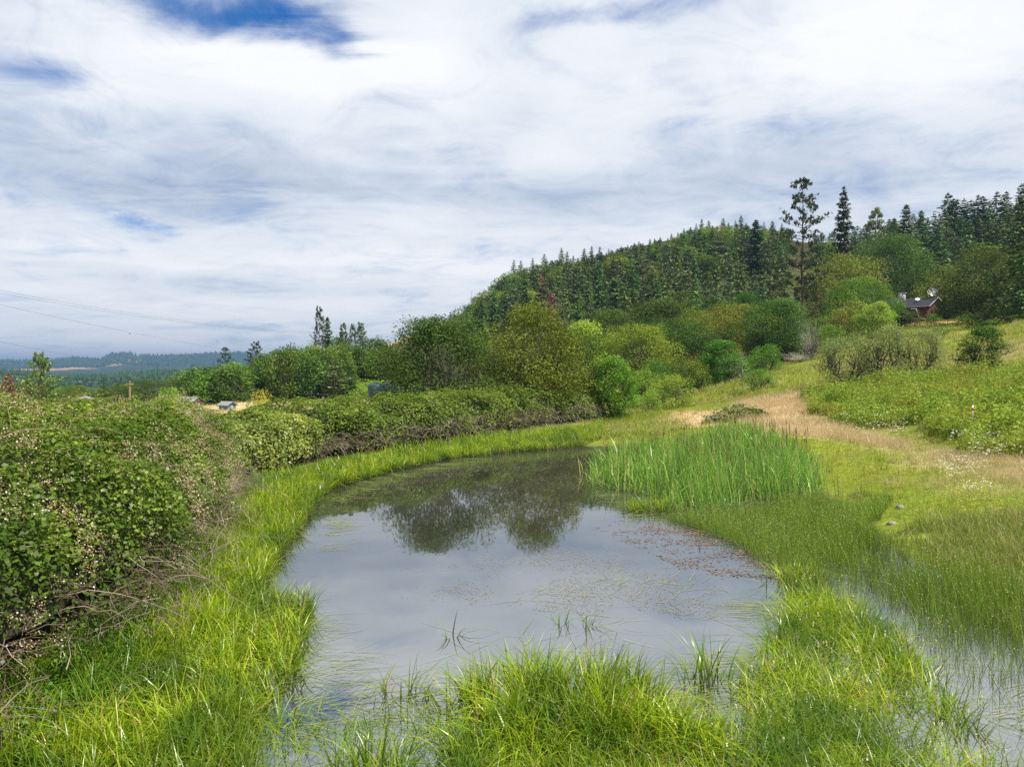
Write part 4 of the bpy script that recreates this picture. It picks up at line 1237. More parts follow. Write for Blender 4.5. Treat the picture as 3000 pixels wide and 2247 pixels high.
# bramble arch on the straw path
p = ground(1590, 908)
h5 = Hedge([(p[0] - 2.1, p[1], .7, .55), (p[0], p[1] + .3, 1.0, .85), (p[0] + 2.2, p[1] + .2, .7, .6)], 18, 1.7, 1.2)
r5 = hedge_root('bramble_bush', 'low arching bramble on the straw path behind the cattails', None, cat='bush')
h5.leaves(2600, .12, M_BR, root=r5, sel=lambda c: fbm(c * 1.3, 14, 2) > .42)
h5.canes(60, r5, .1, PI * .9, 1.6, .012, CANE, 'canes', depth=(.8, 1.1), droop=.5)
h5.sprays(30, r5, .2, PI * .8, .9, .10)
h5.flowers(160, r5, .3, PI * .7, .05, 4, .4)

# ------------------------------------------------------------------ grasses, rushes and cattails
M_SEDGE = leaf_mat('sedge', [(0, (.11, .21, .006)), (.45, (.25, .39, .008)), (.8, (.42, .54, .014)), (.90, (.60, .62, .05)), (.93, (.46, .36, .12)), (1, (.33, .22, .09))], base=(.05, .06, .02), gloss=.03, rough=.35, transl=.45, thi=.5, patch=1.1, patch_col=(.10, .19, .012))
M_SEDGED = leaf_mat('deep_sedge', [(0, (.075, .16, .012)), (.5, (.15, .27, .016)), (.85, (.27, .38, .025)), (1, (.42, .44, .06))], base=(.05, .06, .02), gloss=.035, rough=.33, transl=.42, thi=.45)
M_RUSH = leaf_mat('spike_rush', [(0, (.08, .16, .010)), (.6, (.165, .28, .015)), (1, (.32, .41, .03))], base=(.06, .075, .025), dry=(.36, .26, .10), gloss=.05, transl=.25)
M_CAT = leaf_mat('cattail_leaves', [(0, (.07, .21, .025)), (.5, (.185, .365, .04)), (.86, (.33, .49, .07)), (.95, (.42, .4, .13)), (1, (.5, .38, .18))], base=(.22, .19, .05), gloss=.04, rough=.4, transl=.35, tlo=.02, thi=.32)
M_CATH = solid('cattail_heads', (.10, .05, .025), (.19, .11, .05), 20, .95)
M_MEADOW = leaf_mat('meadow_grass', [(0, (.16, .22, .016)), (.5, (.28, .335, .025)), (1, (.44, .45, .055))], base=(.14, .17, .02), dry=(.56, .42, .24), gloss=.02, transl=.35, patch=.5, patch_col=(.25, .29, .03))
M_PINK = leaf_mat('dry_grass', [(0, (.42, .29, .16)), (.5, (.58, .43, .25)), (1, (.70, .60, .38))], gloss=.02, transl=.3)
M_WEED = leaf_mat('weed_leaves', [(0, (.11, .19, .02)), (.55, (.22, .33, .035)), (1, (.36, .45, .07))], dry=(.45, .36, .16), gloss=.008, patch=.4, patch_col=(.27, .31, .04), transl=.35)
M_WHITE = leaf_mat('white_flowers', [(0, (.75, .73, .66)), (1, (.88, .87, .82))], transl=.2, gloss=0)
M_YFL = leaf_mat('yellow_flowers', [(0, (.75, .45, .03)), (1, (.8, .6, .06))], transl=.2, gloss=0)
M_FLOAT = leaf_mat('floating_leaves', [(0, (.12, .15, .05)), (.6, (.2, .24, .08)), (1, (.34, .34, .15))], gloss=.08, rough=.25, transl=.1)
M_POND = leaf_mat('pondweed', [(0, (.09, .06, .045)), (.6, (.17, .11, .08)), (1, (.24, .17, .115))], gloss=.06, rough=.3, transl=.05)
M_SPECK = leaf_mat('duckweed', [(0, (.13, .11, .06)), (1, (.28, .24, .15))], gloss=.05, transl=.05)


def scatter(P, n, g, jitter=None, mask=None):
    """n points inside polygon P (world), optionally kept by mask(x, y) probability."""
    P_ = np.array(P); lo, hi = P_.min(0), P_.max(0)
    out = []
    tot = 0
    while tot < n:
        x = g.uniform(lo[0], hi[0], n * 2); y = g.uniform(lo[1], hi[1], n * 2)
        k = poly_sdf(x, y, P) > 0
        if mask is not None: k &= g.random(n * 2) < mask(x, y)
        out.append(np.stack([x[k], y[k]], -1)); tot += k.sum()
        if len(out) > 60: break
    return np.concatenate(out)[:n]


def base3(xy, dz=0, water=False):
    z = zt(xy[:, 0], xy[:, 1])
    if water: z = np.maximum(z, -.25)
    return np.stack([xy[:, 0], xy[:, 1], z + dz], -1)


def px_poly(*pts):
    return [flat(*p) for p in pts]


g4 = np.random.default_rng(404)
tuft = lambda s_, lo, hi_: (lambda x, y: sstep(lo, hi_, n2(x * s_, y * s_, 15, 3)))

# left bank sedge, from the camera to the far shore
LB = px_poly((60, 1750), (150, 1590), (330, 1430), (395, 1290), (440, 1190), (470, 1120), (520, 1062), (620, 1045), (720, 1018), (850, 996), (980, 975), (1050, 962), (1250, 942), (1262, 962), (1000, 986), (835, 1021), (708, 1060), (672, 1112), (606, 1200), (572, 1260), (530, 1360), (508, 1480), (520, 1600), (560, 1750))
LBN = [(-5.6, 4.0), (-2.2, 4.0)] + [p for p in LB if p[1] < 13]
mb = MB()
near = lambda x, y: np.clip(1.15 - (y - 5) / 34, .25, 1) * (.12 + .88 * sstep(.3, .55, n2(x * 1.6, y * 1.6, 15, 3)))
xy = scatter(LB, 36000, g4, mask=near)
n = len(xy); far_ = sstep(14, 26, xy[:, 1])
blades(mb, base3(xy, 0, True), g4.uniform(.26, .66, n) * (.65 + .7 * n2(xy[:, 0] * 1.7, xy[:, 1] * 1.7, 16, 2)) * (1 - .1 * far_), g4.uniform(.009, .020, n) * (1 + .8 * far_), g4.gamma(2.2, .28, n), segs=4, g=g4)
xy = scatter([(-4.9, 3.6), (-2.5, 3.6), (-2.5, 8.5), (-3.0, 11), (-4.4, 11), (-5.3, 8)], 10500, g4, mask=lambda x, y: .15 + .85 * sstep(.32, .55, n2(x * 1.7, y * 1.7, 17, 3)))
n = len(xy)
blades(mb, base3(xy, 0, True), g4.uniform(.26, .64, n), g4.uniform(.010, .021, n), g4.gamma(2.2, .34, n), segs=4, g=g4)
o = obj('bank_sedge', mb.build('bank_sedge', M_SEDGE)); tag(o, 'bright green sedge growing along the hedge side bank', 'sedge', kind='stuff')
# far bright strip
mb = MB()
FS = px_poly((700, 1030), (860, 988), (985, 968), (1060, 955), (1250, 936), (1300, 930), (1300, 955), (1250, 968), (985, 990), (850, 1015), (740, 1050))
xy = scatter(FS, 7000, g4); n = len(xy)
blades(mb, base3(xy, 0, True), g4.uniform(.35, .72, n), g4.uniform(.012, .024, n), g4.gamma(2, .25, n), segs=3, g=g4)
xy = scatter(px_poly((1240, 938), (1330, 900), (1440, 905), (1500, 930), (1420, 950), (1290, 955)), 5000, g4); n = len(xy)
blades(mb, base3(xy), g4.uniform(.2, .5, n), g4.uniform(.012, .02, n), g4.gamma(2, .2, n), segs=2, g=g4)
o = obj('shore_sedge', mb.build('shore_sedge', M_SEDGE)); tag(o, 'yellow green sedge strip along the far shore under the long hedge', 'sedge', kind='stuff')

# the mat of bur reed rising from the water by the lower corner, and the strip along the bottom
RB = px_poly((1500, 1780), (1555, 1640), (1590, 1540), (1640, 1430), (1690, 1330), (1715, 1275), (1830, 1300), (1930, 1370), (2010, 1450), (2090, 1560), (2150, 1660), (2200, 1780))
mb = MB(); mf = MB()
xy = scatter(RB, 12500, g4, mask=lambda x, y: .12 + .88 * sstep(.32, .56, n2(x * 1.0, y * 1.0, 25, 3))); n = len(xy)
blades(mb, base3(xy, 0, True), g4.uniform(.30, .74, n), g4.uniform(.010, .021, n), g4.gamma(2.3, .38, n), segs=5, g=g4)
BS = px_poly((560, 1800), (620, 1700), (900, 1700), (1000, 1660), (1450, 1650), (1560, 1640), (1560, 1800))
xy = scatter(BS, 3600, g4, mask=lambda x, y: .08 + .92 * sstep(.38, .58, n2(x * 1.3, y * 1.3, 35, 3))); n = len(xy)
blades(mb, base3(xy, 0, True), g4.uniform(.34, .7, n), g4.uniform(.008, .016, n), g4.gamma(2.3, .34, n), segs=5, g=g4)
xy = scatter([(-2.6, 4.3), (9, 4.3), (9, 7.0), (-2.6, 7.0)], 6400, g4, mask=lambda x, y: np.where(x < 1, .55, 1) * (.1 + .9 * sstep(.38, .58, n2(x * 1.3, y * 1.3, 45, 3)))); n = len(xy)
blades(mb, base3(xy, 0, True), g4.uniform(.34, .66, n), g4.uniform(.008, .016, n), g4.gamma(2.3, .36, n), segs=5, g=g4)
xy = scatter([(-2.4, 5.2), (1.4, 5.2), (1.2, 6.9), (.2, 7.35), (-.6, 7.0), (-1.4, 7.5), (-2.4, 7.3)], 2600, g4, mask=lambda x, y: .2 + .8 * sstep(.36, .56, n2(x * 1.5, y * 1.5, 47, 3))); n = len(xy)
blades(mb, base3(xy, 0, True), g4.uniform(.28, .6, n), g4.uniform(.010, .020, n), g4.gamma(2.3, .4, n), segs=5, g=g4)
# pale seed heads among them
xy = scatter(RB, 110, g4); n = len(xy); b3 = base3(xy, 0, True); b3[:, 2] = g4.uniform(.3, .62, n)
for q in range(3): leaves(mf, b3 + np.array([0, 0, .02]) * q, sph(g4, n), .022, 1.0, .5, g=g4)
o = obj('bur_reed', mb.build('bur_reed', M_SEDGE)); tag(o, 'dense mat of arching bur reed rising out of the shallow water', 'bur reed', kind='stuff')
o = obj('bur_reed_heads', mf.build('bur_reed_heads', leaf_mat('reed_heads', [(0, (.45, .42, .22)), (1, (.6, .58, .38))], gloss=0))); tag(o, 'pale round seed heads scattered through the bur reed', 'seed heads', kind='stuff')


def clump(label, x, y, rx, ry, nb, h=(.4, .75), mat=None, lean=.55):
    c = np.array(flat(x, y)); g = g4
    a = g.uniform(0, 2 * PI, nb); r = g.uniform(0, 1, nb) ** .6
    xy = np.stack([np.cos(a) * r * rx, np.sin(a) * r * ry], -1)
    xy = xy[g.random(nb) < np.clip(.25 + sstep(.35, .6, n2(xy[:, 0] * 2.4 + x, xy[:, 1] * 2.4, 7, 2)), 0, 1)]; nb = len(xy)
    r = np.hypot(xy[:, 0] / rx, xy[:, 1] / ry)
    mb = MB()
    b = np.concatenate([xy, np.full((nb, 1), -.1)], 1)
    az_ = np.arctan2(xy[:, 1] / ry, xy[:, 0] / rx) + np.where(g.random(nb) < .5, g.normal(0, .8, nb), g.uniform(0, 2 * PI, nb))
    blades(mb, b, g.uniform(*h, nb) * (1.1 - .35 * r) * (.7 + .6 * n2(xy[:, 0] * 2.2, xy[:, 1] * 2.2 + x, 8, 2)) + .1, g.uniform(.011, .023, nb), g.gamma(2.2, .22 + lean * .2, nb) * (.45 + .7 * r), az_, 5, g=g)
    o = obj('sedge_clump', mb.build('sedge_clump', mat or M_SEDGED))
    o.location = (c[0], c[1], 0)
    return tag(o, label, 'sedge clump')


clump('big dense sedge clump standing in the water at the middle of the near edge', 1205, 1550, 1.2, .9, 3500, (.34, .78), M_SEDGE)
clump('smaller sedge tuft merging with the big clump, further along the near edge', 1420, 1600, .65, .45, 1000, (.34, .66), M_SEDGE)
clump('thin sedge tuft beside the big dense clump, towards the hedge side', 1010, 1650, .35, .25, 160, (.35, .6))
clump('loose bent leaves of a tiny sedge tuft alone in open water', 975, 1372, .10, .07, 9, (.25, .42), lean=1.2)
clump('small bent sedge tuft in the water behind the big dense clump', 1240, 1350, .25, .15, 34, (.25, .42), lean=.9)
clump('sprawling sedge tuft with arched leaves in the shallow near water', 880, 1500, .4, .2, 46, (.3, .5), M_SEDGE, 1.4)
clump('dark upright sedge tuft at the lower edge of the open water', 800, 1680, .35, .22, 150, (.35, .6))
clump('thin upright tuft by the bank sedge in the lower water', 612, 1480, .22, .3, 90, (.4, .65))
clump('single upright leaves standing in the water off the bur reed mat', 1540, 1480, .35, .4, 120, (.4, .7))
clump('leaning sedge tuft on the tip of the bur reed mat', 1720, 1262, .5, .4, 420, (.4, .7), M_SEDGE)
clump('fresh green rush tuft against the dead canes of the flowering bank', 460, 1205, .45, .4, 800, (.45, .7), M_SEDGE, .8)
clump('deep green sedge fringe at the foot of the cattails in the water', 1405, 1100, .7, .4, 420, (.35, .65), M_SEDGE)

# cattails
CT = px_poly((1278, 1045), (1330, 1060), (1400, 1066), (1470, 1098), (1545, 1108), (1600, 1085), (1690, 1092), (1765, 1086), (1770, 1050), (1740, 1012), (1700, 985), (1600, 968), (1480, 975), (1380, 985), (1290, 1000))
mb = MB(); mh = MB()
xy = scatter(CT, 6400, g4, mask=lambda x, y: .35 + .65 * sstep(.3, .5, n2(x * .9, y * .9, 55, 3))); n = len(xy)
xy = xy + g4.normal(0, .28, xy.shape) * (g4.random((n, 1)) < .5)
edge = sstep(-.5, 1.4, poly_sdf(xy[:, 0], xy[:, 1], CT))
hh = g4.uniform(.9, 1.66, n) * (.62 + .38 * edge) * (.86 + .28 * n2(xy[:, 0] * .5, xy[:, 1] * .5, 56, 2)) * np.where(xy[:, 1] > 23, 1.02, 1)
blades(mb, base3(xy, 0, True), hh, g4.uniform(.018, .034, n), g4.gamma(1.6, .12, n) + (g4.random(n) < .09) * .7, segs=5, g=g4, wprof=lambda t: min(1, .75 + t) * (1 - t ** 3) * .96 + .04)
xy = scatter(CT, 1400, g4, mask=lambda x, y: sstep(1.2, .2, poly_sdf(x, y, CT))); n = len(xy)
blades(mb, base3(xy, 0, True), g4.uniform(.35, .8, n), g4.uniform(.012, .02, n), g4.gamma(2.5, .35, n), segs=4, g=g4)
xy = scatter(CT, 170, g4, mask=lambda x, y: sstep(21, 25, y) * .8 + .2); n = len(xy); b3 = base3(xy, 0, True)
top = g4.uniform(1.25, 1.6, n)
P = np.zeros((n, 6, 3)); ts = np.array([0, .8, .82, .92, .94, 1.08])
for q, t in enumerate(ts): P[:, q] = b3 + np.stack([t * g4.normal(0, .02, n), t * g4.normal(0, .02, n), top * t], -1)
tubes(mh, P, np.array([.004, .004, .012, .012, .003, .0015])[None] * np.ones((n, 1)), 5, g=g4)
o = obj('cattails', mb.build('cattails', M_CAT)); tag(o, 'stand of tall blue green cattails in the water', 'cattails', kind='stuff')
o = obj('cattail_heads', mh.build('cattail_heads', M_CATH)); tag(o, 'slim brown cattail spikes above the leaves', 'cattail heads', kind='stuff')

# spike rush, fine and dark, around the cattails and down the far side of the bur reed
SR = px_poly((1440, 1118), (1560, 1112), (1770, 1092), (1830, 1120), (1900, 1175), (2060, 1235), (2280, 1330), (2330, 1600), (2260, 1700), (2150, 1570), (2060, 1440), (1960, 1360), (1870, 1310), (1760, 1262), (1660, 1225), (1600, 1180), (1500, 1140))
mb = MB(); mf = MB()
dens_ = lambda x, y: np.clip(.16 + .84 * sstep(.36, .52, n2(x * .55, y * .55, 65, 3)) , 0, 1) * np.clip(.25 + (y - 9) / 7, .22, 1)
xy = scatter(SR, 30000, g4, mask=dens_); n = len(xy)
ddry = sstep(10.2, 12.0, xy[:, 0] - .25 * (xy[:, 1] - 12)) * g4.random(n) * .9
blades(mb, base3(xy, 0, True), g4.uniform(.32, .68, n), g4.uniform(.005, .009, n), g4.gamma(1.5, .12, n), segs=2, g=g4, dry=ddry)
k = g4.random(n) < .16
b3 = base3(xy[k], 0, True); b3[:, 2] += g4.uniform(.3, .66, k.sum())
leaves(mf, b3, sph(g4, len(b3)), .020, 1.6, .3, g=g4)
o = obj('spike_rush', mb.build('spike_rush', M_RUSH)); tag(o, 'fine dark green spike rush standing in the shallows', 'spike rush', kind='stuff')
o = obj('rush_heads', mf.build('rush_heads', leaf_mat('rush_heads_pale', [(0, (.45, .42, .16)), (1, (.62, .6, .34))], gloss=0))); tag(o, 'tiny pale heads dotting the spike rush', 'seed heads', kind='stuff')

# meadow grass: one sheet of fine blades, green to straw
MG = [(8.6, 17.5), (9.6, 22), (8.6, 27), (7.0, 33), (5.5, 34), (3.0, 35), (2.4, 38), (3.0, 41), (6, 52), (12, 60), (40, 60), (34, 34), (22, 16), (13.5, 9), (9.6, 9.5), (8.9, 13)]
mb = MB()
wgt_ = lambda x, y: np.clip(20. / y, .2, 1) ** 1.5
xy = scatter(MG, 130000, g4, mask=wgt_); n = len(xy)
dd = dryness(xy[:, 0], xy[:, 1]); dd = np.clip(dd * 1.1 + .06 + .3 * sstep(.5, .7, n2(xy[:, 0] * .6, xy[:, 1] * .6, 19, 3)) + g4.normal(0, .16, n), 0, 1)
s_ = np.clip(xy[:, 1] / 20, .6, 3)
blades(mb, base3(xy, -.02), g4.uniform(.10, .32, n) * (1 + .4 * dd) * (.6 + .8 * n2(xy[:, 0] * .8, xy[:, 1] * .8, 18, 2)), g4.uniform(.005, .010, n) * s_, g4.gamma(1.8, .22, n), segs=2, g=g4, dry=dd)
xy = scatter(MG, 420, g4, mask=lambda x, y: np.clip(24. / y, .2, 1)); n = len(xy)
for q in range(22):
    p_ = xy + g4.normal(0, .09, xy.shape)
    blades(mb, base3(p_, -.02), g4.uniform(.2, .5, n), g4.uniform(.007, .013, n) * np.clip(xy[:, 1] / 20, .7, 2.5), g4.gamma(1.8, .25, n), segs=3, g=g4, dry=(n2(xy[:, 0] * 3.1, xy[:, 1] * 3.1, 24, 1) > .55) * g4.uniform(.4, 1, n))
o = obj('meadow_grass', mb.build('meadow_grass', M_MEADOW)); tag(o, 'short yellow green meadow grass turning straw coloured uphill', 'grass', kind='stuff')
mb = MB()
up = [(6, 50), (14, 58), (30, 54), (52, 60), (95, 130), (60, 150), (50, 140), (34, 100), (24, 84), (14, 78), (8, 62)]
xy = scatter(up, 42000, g4, mask=lambda x, y: np.clip(60. / y, .2, 1) ** 1.2); n = len(xy)
dd = np.clip(dryness(xy[:, 0], xy[:, 1]) * 1.1 + g4.normal(0, .2, n), 0, 1)
blades(mb, base3(xy, -.02), g4.uniform(.2, .6, n), g4.uniform(.02, .045, n) * xy[:, 1] / 60, g4.gamma(1.8, .2, n), segs=2, g=g4, dry=dd)
xy = scatter([(-30, 40), (-14, 34), (-4, 46), (2, 58), (0, 92), (-30, 100), (-45, 70)], 16000, g4); n = len(xy)
dd = np.clip(dryness(xy[:, 0], xy[:, 1]) * 1.1 + g4.normal(.1, .2, n), 0, 1)
blades(mb, base3(xy, -.02), g4.uniform(.15, .5, n), g4.uniform(.02, .04, n), g4.gamma(1.8, .2, n), segs=2, g=g4, dry=dd)
xy = scatter(up, 700, g4, mask=lambda x, y: np.clip(60. / y, .2, 1)); n = len(xy)
for q in range(16):
    p_ = xy + g4.normal(0, .22, xy.shape)
    blades(mb, base3(p_, -.02), g4.uniform(.4, .95, n), g4.uniform(.02, .04, n), g4.gamma(1.8, .25, n), segs=3, g=g4, dry=(n2(xy[:, 0] * 3.1, xy[:, 1] * 3.1, 23, 1) > .55) * g4.uniform(.5, 1, n))
o = obj('slope_grass', mb.build('slope_grass', M_MEADOW)); tag(o, 'longer mixed grass over the slope and the field behind the hedge', 'grass', kind='stuff')
mb = MB()
for P_ in Z_DRY:
    xy = scatter(P_, 14000, g4, mask=lambda x, y: (.1 + .9 * sstep(.4, .6, n2(x * .5, y * .5, 75, 3))) * np.clip(26. / y, .2, 1) * (1 - .75 * in_(Z_PATH[0], x, y, 1))); n = len(xy)
    blades(mb, base3(xy, 0), g4.uniform(.25, .55, n), g4.uniform(.004, .008, n) * np.clip(xy[:, 1] / 20, .8, 2.4), g4.gamma(1.6, .2, n), segs=2, g=g4)
o = obj('dry_grass', mb.build('dry_grass', M_PINK)); tag(o, 'pinkish tan dry grass band around the meadow', 'dry grass', kind='stuff')

mb = MB()
xy = scatter(px_poly((1900, 1165), (2010, 1140), (2300, 1150), (2320, 1420), (2212, 1400), (2060, 1240)), 11000, g4, mask=lambda x, y: .1 + .9 * sstep(.36, .55, n2(x * .8, y * .8, 76, 3))); n = len(xy)
blades(mb, base3(xy, 0, True), g4.uniform(.15, .42, n), g4.uniform(.005, .010, n), g4.gamma(1.8, .22, n), segs=3, g=g4, dry=g4.uniform(0, 1, n) ** np.where(xy[:, 0] > 10.3, .9, 2.2))
o = obj('tawny_rush', mb.build('tawny_rush', M_RUSH)); tag(o, 'tawny and green rushes between the shallows and the meadow', 'rush', kind='stuff')

# weeds on the bank: leafy herbs, tall grass, white and yellow flowers
mb = MB(); mw = MB(); my = MB()
xy = scatter(Z_WEED, 5600, g4, mask=lambda x, y: .15 + .85 * sstep(.34, .5, n2(x * .5, y * .5, 85, 3))); n = len(xy)
xy = xy + (np.stack([n2(xy[:, 0] * .5, xy[:, 1] * .5, 201, 2), n2(xy[:, 0] * .5, xy[:, 1] * .5, 202, 2)], -1) - .5) * 3.0
b3 = base3(xy); tint = n2(xy[:, 0] * .4, xy[:, 1] * .4, 86, 2)
hts = g4.uniform(.3, 1.0, n) * (.2 + 1.6 * n2(xy[:, 0] * .6, xy[:, 1] * .6, 87, 2))
for q in range(13):
    a = g4.uniform(0, 2 * PI, n); r = g4.uniform(.02, .26, n)
    c_ = b3 + np.stack([np.cos(a) * r, np.sin(a) * r, hts * g4.uniform(.25, 1, n)], -1)
    leaves(mb, c_, np.array([0, 0, .8]) + sph(g4, n) * .8, g4.uniform(.08, .19, n), 1.9, .25, rnd=np.clip(tint * .8 - .1 + g4.uniform(0, .5, n), 0, 1), g=g4)
xy = scatter(Z_WEED, 20000, g4); n = len(xy); xy = xy + (np.stack([n2(xy[:, 0] * .5, xy[:, 1] * .5, 201, 2), n2(xy[:, 0] * .5, xy[:, 1] * .5, 202, 2)], -1) - .5) * 4.0
blades(mb, base3(xy), g4.uniform(.4, 1.05, n), g4.uniform(.010, .022, n) * np.clip(xy[:, 1] / 28, .8, 2), g4.gamma(1.8, .2, n), segs=3, g=g4, dry=(g4.random(n) < .14) * .9)
def flowerheads(P_, n, hr, size, m, spread=.35, lo=.5, hi_=.62, sc_=.7):
    xy = scatter(P_, n, g4, mask=lambda x, y: sstep(lo, hi_, n2(x * sc_, y * sc_, 95, 3)) + .02); k = len(xy)
    b = base3(xy); b[:, 2] += g4.uniform(*hr, k)
    for q in range(3):
        leaves(m, b + g4.normal(0, size * .5, (k, 3)) * np.array([1, 1, .25]), np.array([0, 0, 1.]) + sph(g4, k) * .4, size * g4.uniform(.6, 1.2, k), 1.1, .05, g=g4)
flowerheads(Z_WEED, 120, (.5, 1.0), .05, mw)
flowerheads(poly((1810, 930), (1830, 905), (1900, 905), (1960, 930), (1960, 960), (1880, 950)), 150, (.35, .7), .05, mw, lo=.35, hi_=.5)
flowerheads(poly((2050, 975), (2060, 955), (2200, 970), (2212, 1010), (2120, 1010)), 150, (.35, .7), .045, mw, lo=.35, hi_=.5)
flowerheads(poly((2010, 1010), (2060, 985), (2130, 1010), (2150, 1070), (2080, 1080), (2040, 1045)), 340, (.15, .35), .030, mw, lo=.35, hi_=.55)
flowerheads(poly((2020, 1020), (2140, 1050), (2180, 1130), (2080, 1130)), 160, (.12, .3), .026, my, lo=.35, hi_=.55)
o = obj('weeds', mb.build('weeds', M_WEED)); tag(o, 'leafy green weeds and tall grass on the meadow bank', 'weeds', kind='stuff')
o = obj('white_flowers', mw.build('white_flowers', M_WHITE)); tag(o, 'white flower heads scattered over the weeds and meadow edge', 'flowers', kind='stuff')
o = obj('yellow_flowers', my.build('yellow_flowers', M_YFL)); tag(o, 'small yellow flowers in the meadow grass', 'flowers', kind='stuff')
# bright creeping cover and the dark rush patch on the meadow
mb = MB()
xy = scatter(px_poly((1890, 1105), (2000, 1062), (2212, 1075), (2280, 1120), (2230, 1180), (2080, 1165), (1950, 1145)), 9000, g4, mask=lambda x, y: .1 + .9 * sstep(.35, .5, n2(x * .9, y * .9, 88, 3))); n = len(xy)
leaves(mb, base3(xy, .03), np.array([0, 0, 1.]) + sph(g4, n) * .5, g4.uniform(.03, .06, n), 1.4, .2, g=g4, rnd=g4.uniform(.5, 1, n))
o = obj('creeping_cover', mb.build('creeping_cover', M_BRIGHT)); tag(o, 'bright lime creeping plants carpeting the damp meadow', 'ground cover', kind='stuff')
mb = MB()
xy = scatter(px_poly((1790, 1090), (1860, 1075), (1930, 1092), (1900, 1130), (1850, 1140), (1800, 1120)), 3500, g4, mask=lambda x, y: .1 + .9 * sstep(.35, .55, n2(x * .8, y * .8, 89, 3))); n = len(xy)
blades(mb, base3(xy), g4.uniform(.2, .42, n), g4.uniform(.006, .01, n), g4.gamma(2, .3, n), segs=2, g=g4)
o = obj('dark_rush', mb.build('dark_rush', M_SEDGED)); tag(o, 'dark green rush patch on the meadow beside the cattails', 'rush', kind='stuff')
# low herbs and creeping plants under the flowering bank
mb = MB()
xy = scatter(px_poly((0, 1700), (150, 1420), (330, 1350), (430, 1290), (420, 1180), (470, 1150), (460, 1260), (380, 1400), (200, 1560), (90, 1700)), 3000, g4); n = len(xy)
for q in range(5):
    leaves(mb, base3(xy, 0) + np.stack([g4.normal(0, .08, n), g4.normal(0, .08, n), g4.uniform(.02, .3, n)], -1), np.array([0, 0, .8]) + sph(g4, n) * .7, g4.uniform(.03, .07, n), 1.7, .2, g=g4, rnd=g4.uniform(.1, .7, n))
o = obj('bank_herbs', mb.build('bank_herbs', M_MID)); tag(o, 'low leafy herbs between the flowering bank and the sedge', 'herbs', kind='stuff')

# ------------------------------------------------------------------ what floats
def ribbons(mb, xy, l, w, az_, g, z=.006):
    n = len(xy)
    ts = np.linspace(0, 1, 5); bend = g.normal(0, .5, n)
    a = az_[:, None] + bend[:, None] * (ts[None] - .5)
    st = np.stack([np.cos(a), np.sin(a)], -1) * (l / 4)[:, None, None]
    c = xy[:, None] + np.cumsum(st, 1)
    side = np.stack([-np.sin(a), np.cos(a)], -1) * (w[:, None] * (1 - .8 * ts[None] ** 2) / 2)[..., None]
    zz_ = (z + g.uniform(0, .004, n))[:, None, None] * np.ones((n, 5, 1))
    V = np.stack([np.concatenate([c - side, zz_], -1), np.concatenate([c + side, zz_], -1)], 2).reshape(n, 10, 3)
    b = np.arange(n)[:, None] * 10
    q = np.concatenate([b + np.array([2 * i, 2 * i + 1, 2 * i + 3, 2 * i + 2]) for i in range(4)], 0)
    mb.add(V, q, .5, np.repeat(g.uniform(0, 1, n), 10))


mb = MB()
for P_, n_, a0, sp_ in ((px_poly((560, 1700), (600, 1500), (760, 1470), (1000, 1480), (1020, 1560), (980, 1700)), 330, .3, .6), (px_poly((590, 1480), (600, 1330), (690, 1330), (760, 1420), (700, 1490)), 150, 0., .35),
                        (px_poly((1480, 1560), (1560, 1400), (1640, 1290), (1720, 1260), (1720, 1330), (1620, 1500), (1580, 1600)), 300, PI - .12, .22),
                        (px_poly((700, 1080), (730, 1050), (830, 1022), (980, 990), (1050, 990), (860, 1030), (760, 1070), (715, 1110)), 260, 0., .3), (px_poly((660, 1195), (690, 1115), (730, 1120), (700, 1190)), 110, 0., .3),
                        (px_poly((1000, 1330), (1300, 1200), (1500, 1240), (1560, 1330), (1300, 1380), (1000, 1420)), 150, .1, 1.2), (px_poly((1260, 1060), (1400, 1080), (1480, 1110), (1420, 1140), (1290, 1110)), 150, .1, .5),
                        (px_poly((900, 1480), (1000, 1400), (1330, 1390), (1480, 1480), (1500, 1600), (900, 1600)), 200, .4, .9), (px_poly((2050, 1420), (2200, 1500), (2212, 1600), (2120, 1560)), 90, 0, .6),
                        (px_poly((560, 1780), (1000, 1640), (1560, 1640), (1600, 1780)), 240, .5, .9)):
    xy = scatter(P_, n_, g4, mask=lambda x, y: .08 + .92 * sstep(.42, .62, n2(x * 1.6, y * 1.6, 99, 2))); n = len(xy)
    ribbons(mb, xy, g4.uniform(.2, .75, n), g4.uniform(.004, .009, n) * np.clip(xy[:, 1] / 11, .9, 2.0), a0 + g4.normal(0, sp_, n) + (n2(xy[:, 0] * .8, xy[:, 1] * .8, 98, 2) - .5) * 1.2, g4)
o = obj('floating_leaves', mb.build('floating_leaves', M_FLOAT)); tag(o, 'long pale ribbon leaves lying on the pond surface', 'floating leaves', kind='stuff')
mb = MB()
PW = px_poly((1275, 1140), (1340, 1122), (1480, 1138), (1580, 1160), (1690, 1205), (1720, 1250), (1640, 1250), (1480, 1235), (1420, 1200))
xy = scatter(PW, 2600, g4, mask=lambda x, y: sstep(.36, .66, n2(x * 1.6, y * 2.2, 111, 5)) + .05); n = len(xy)
leaves(mb, np.concatenate([xy, np.full((n, 1), .008)], 1), np.array([0, 0, 1.]) + sph(g4, n) * .12, g4.uniform(.03, .065, n), 1.7, .1, g=g4)
o = obj('pondweed', mb.build('pondweed', M_POND)); tag(o, 'reddish brown pondweed leaves floating in rafts', 'pondweed', kind='stuff')
mb = MB()
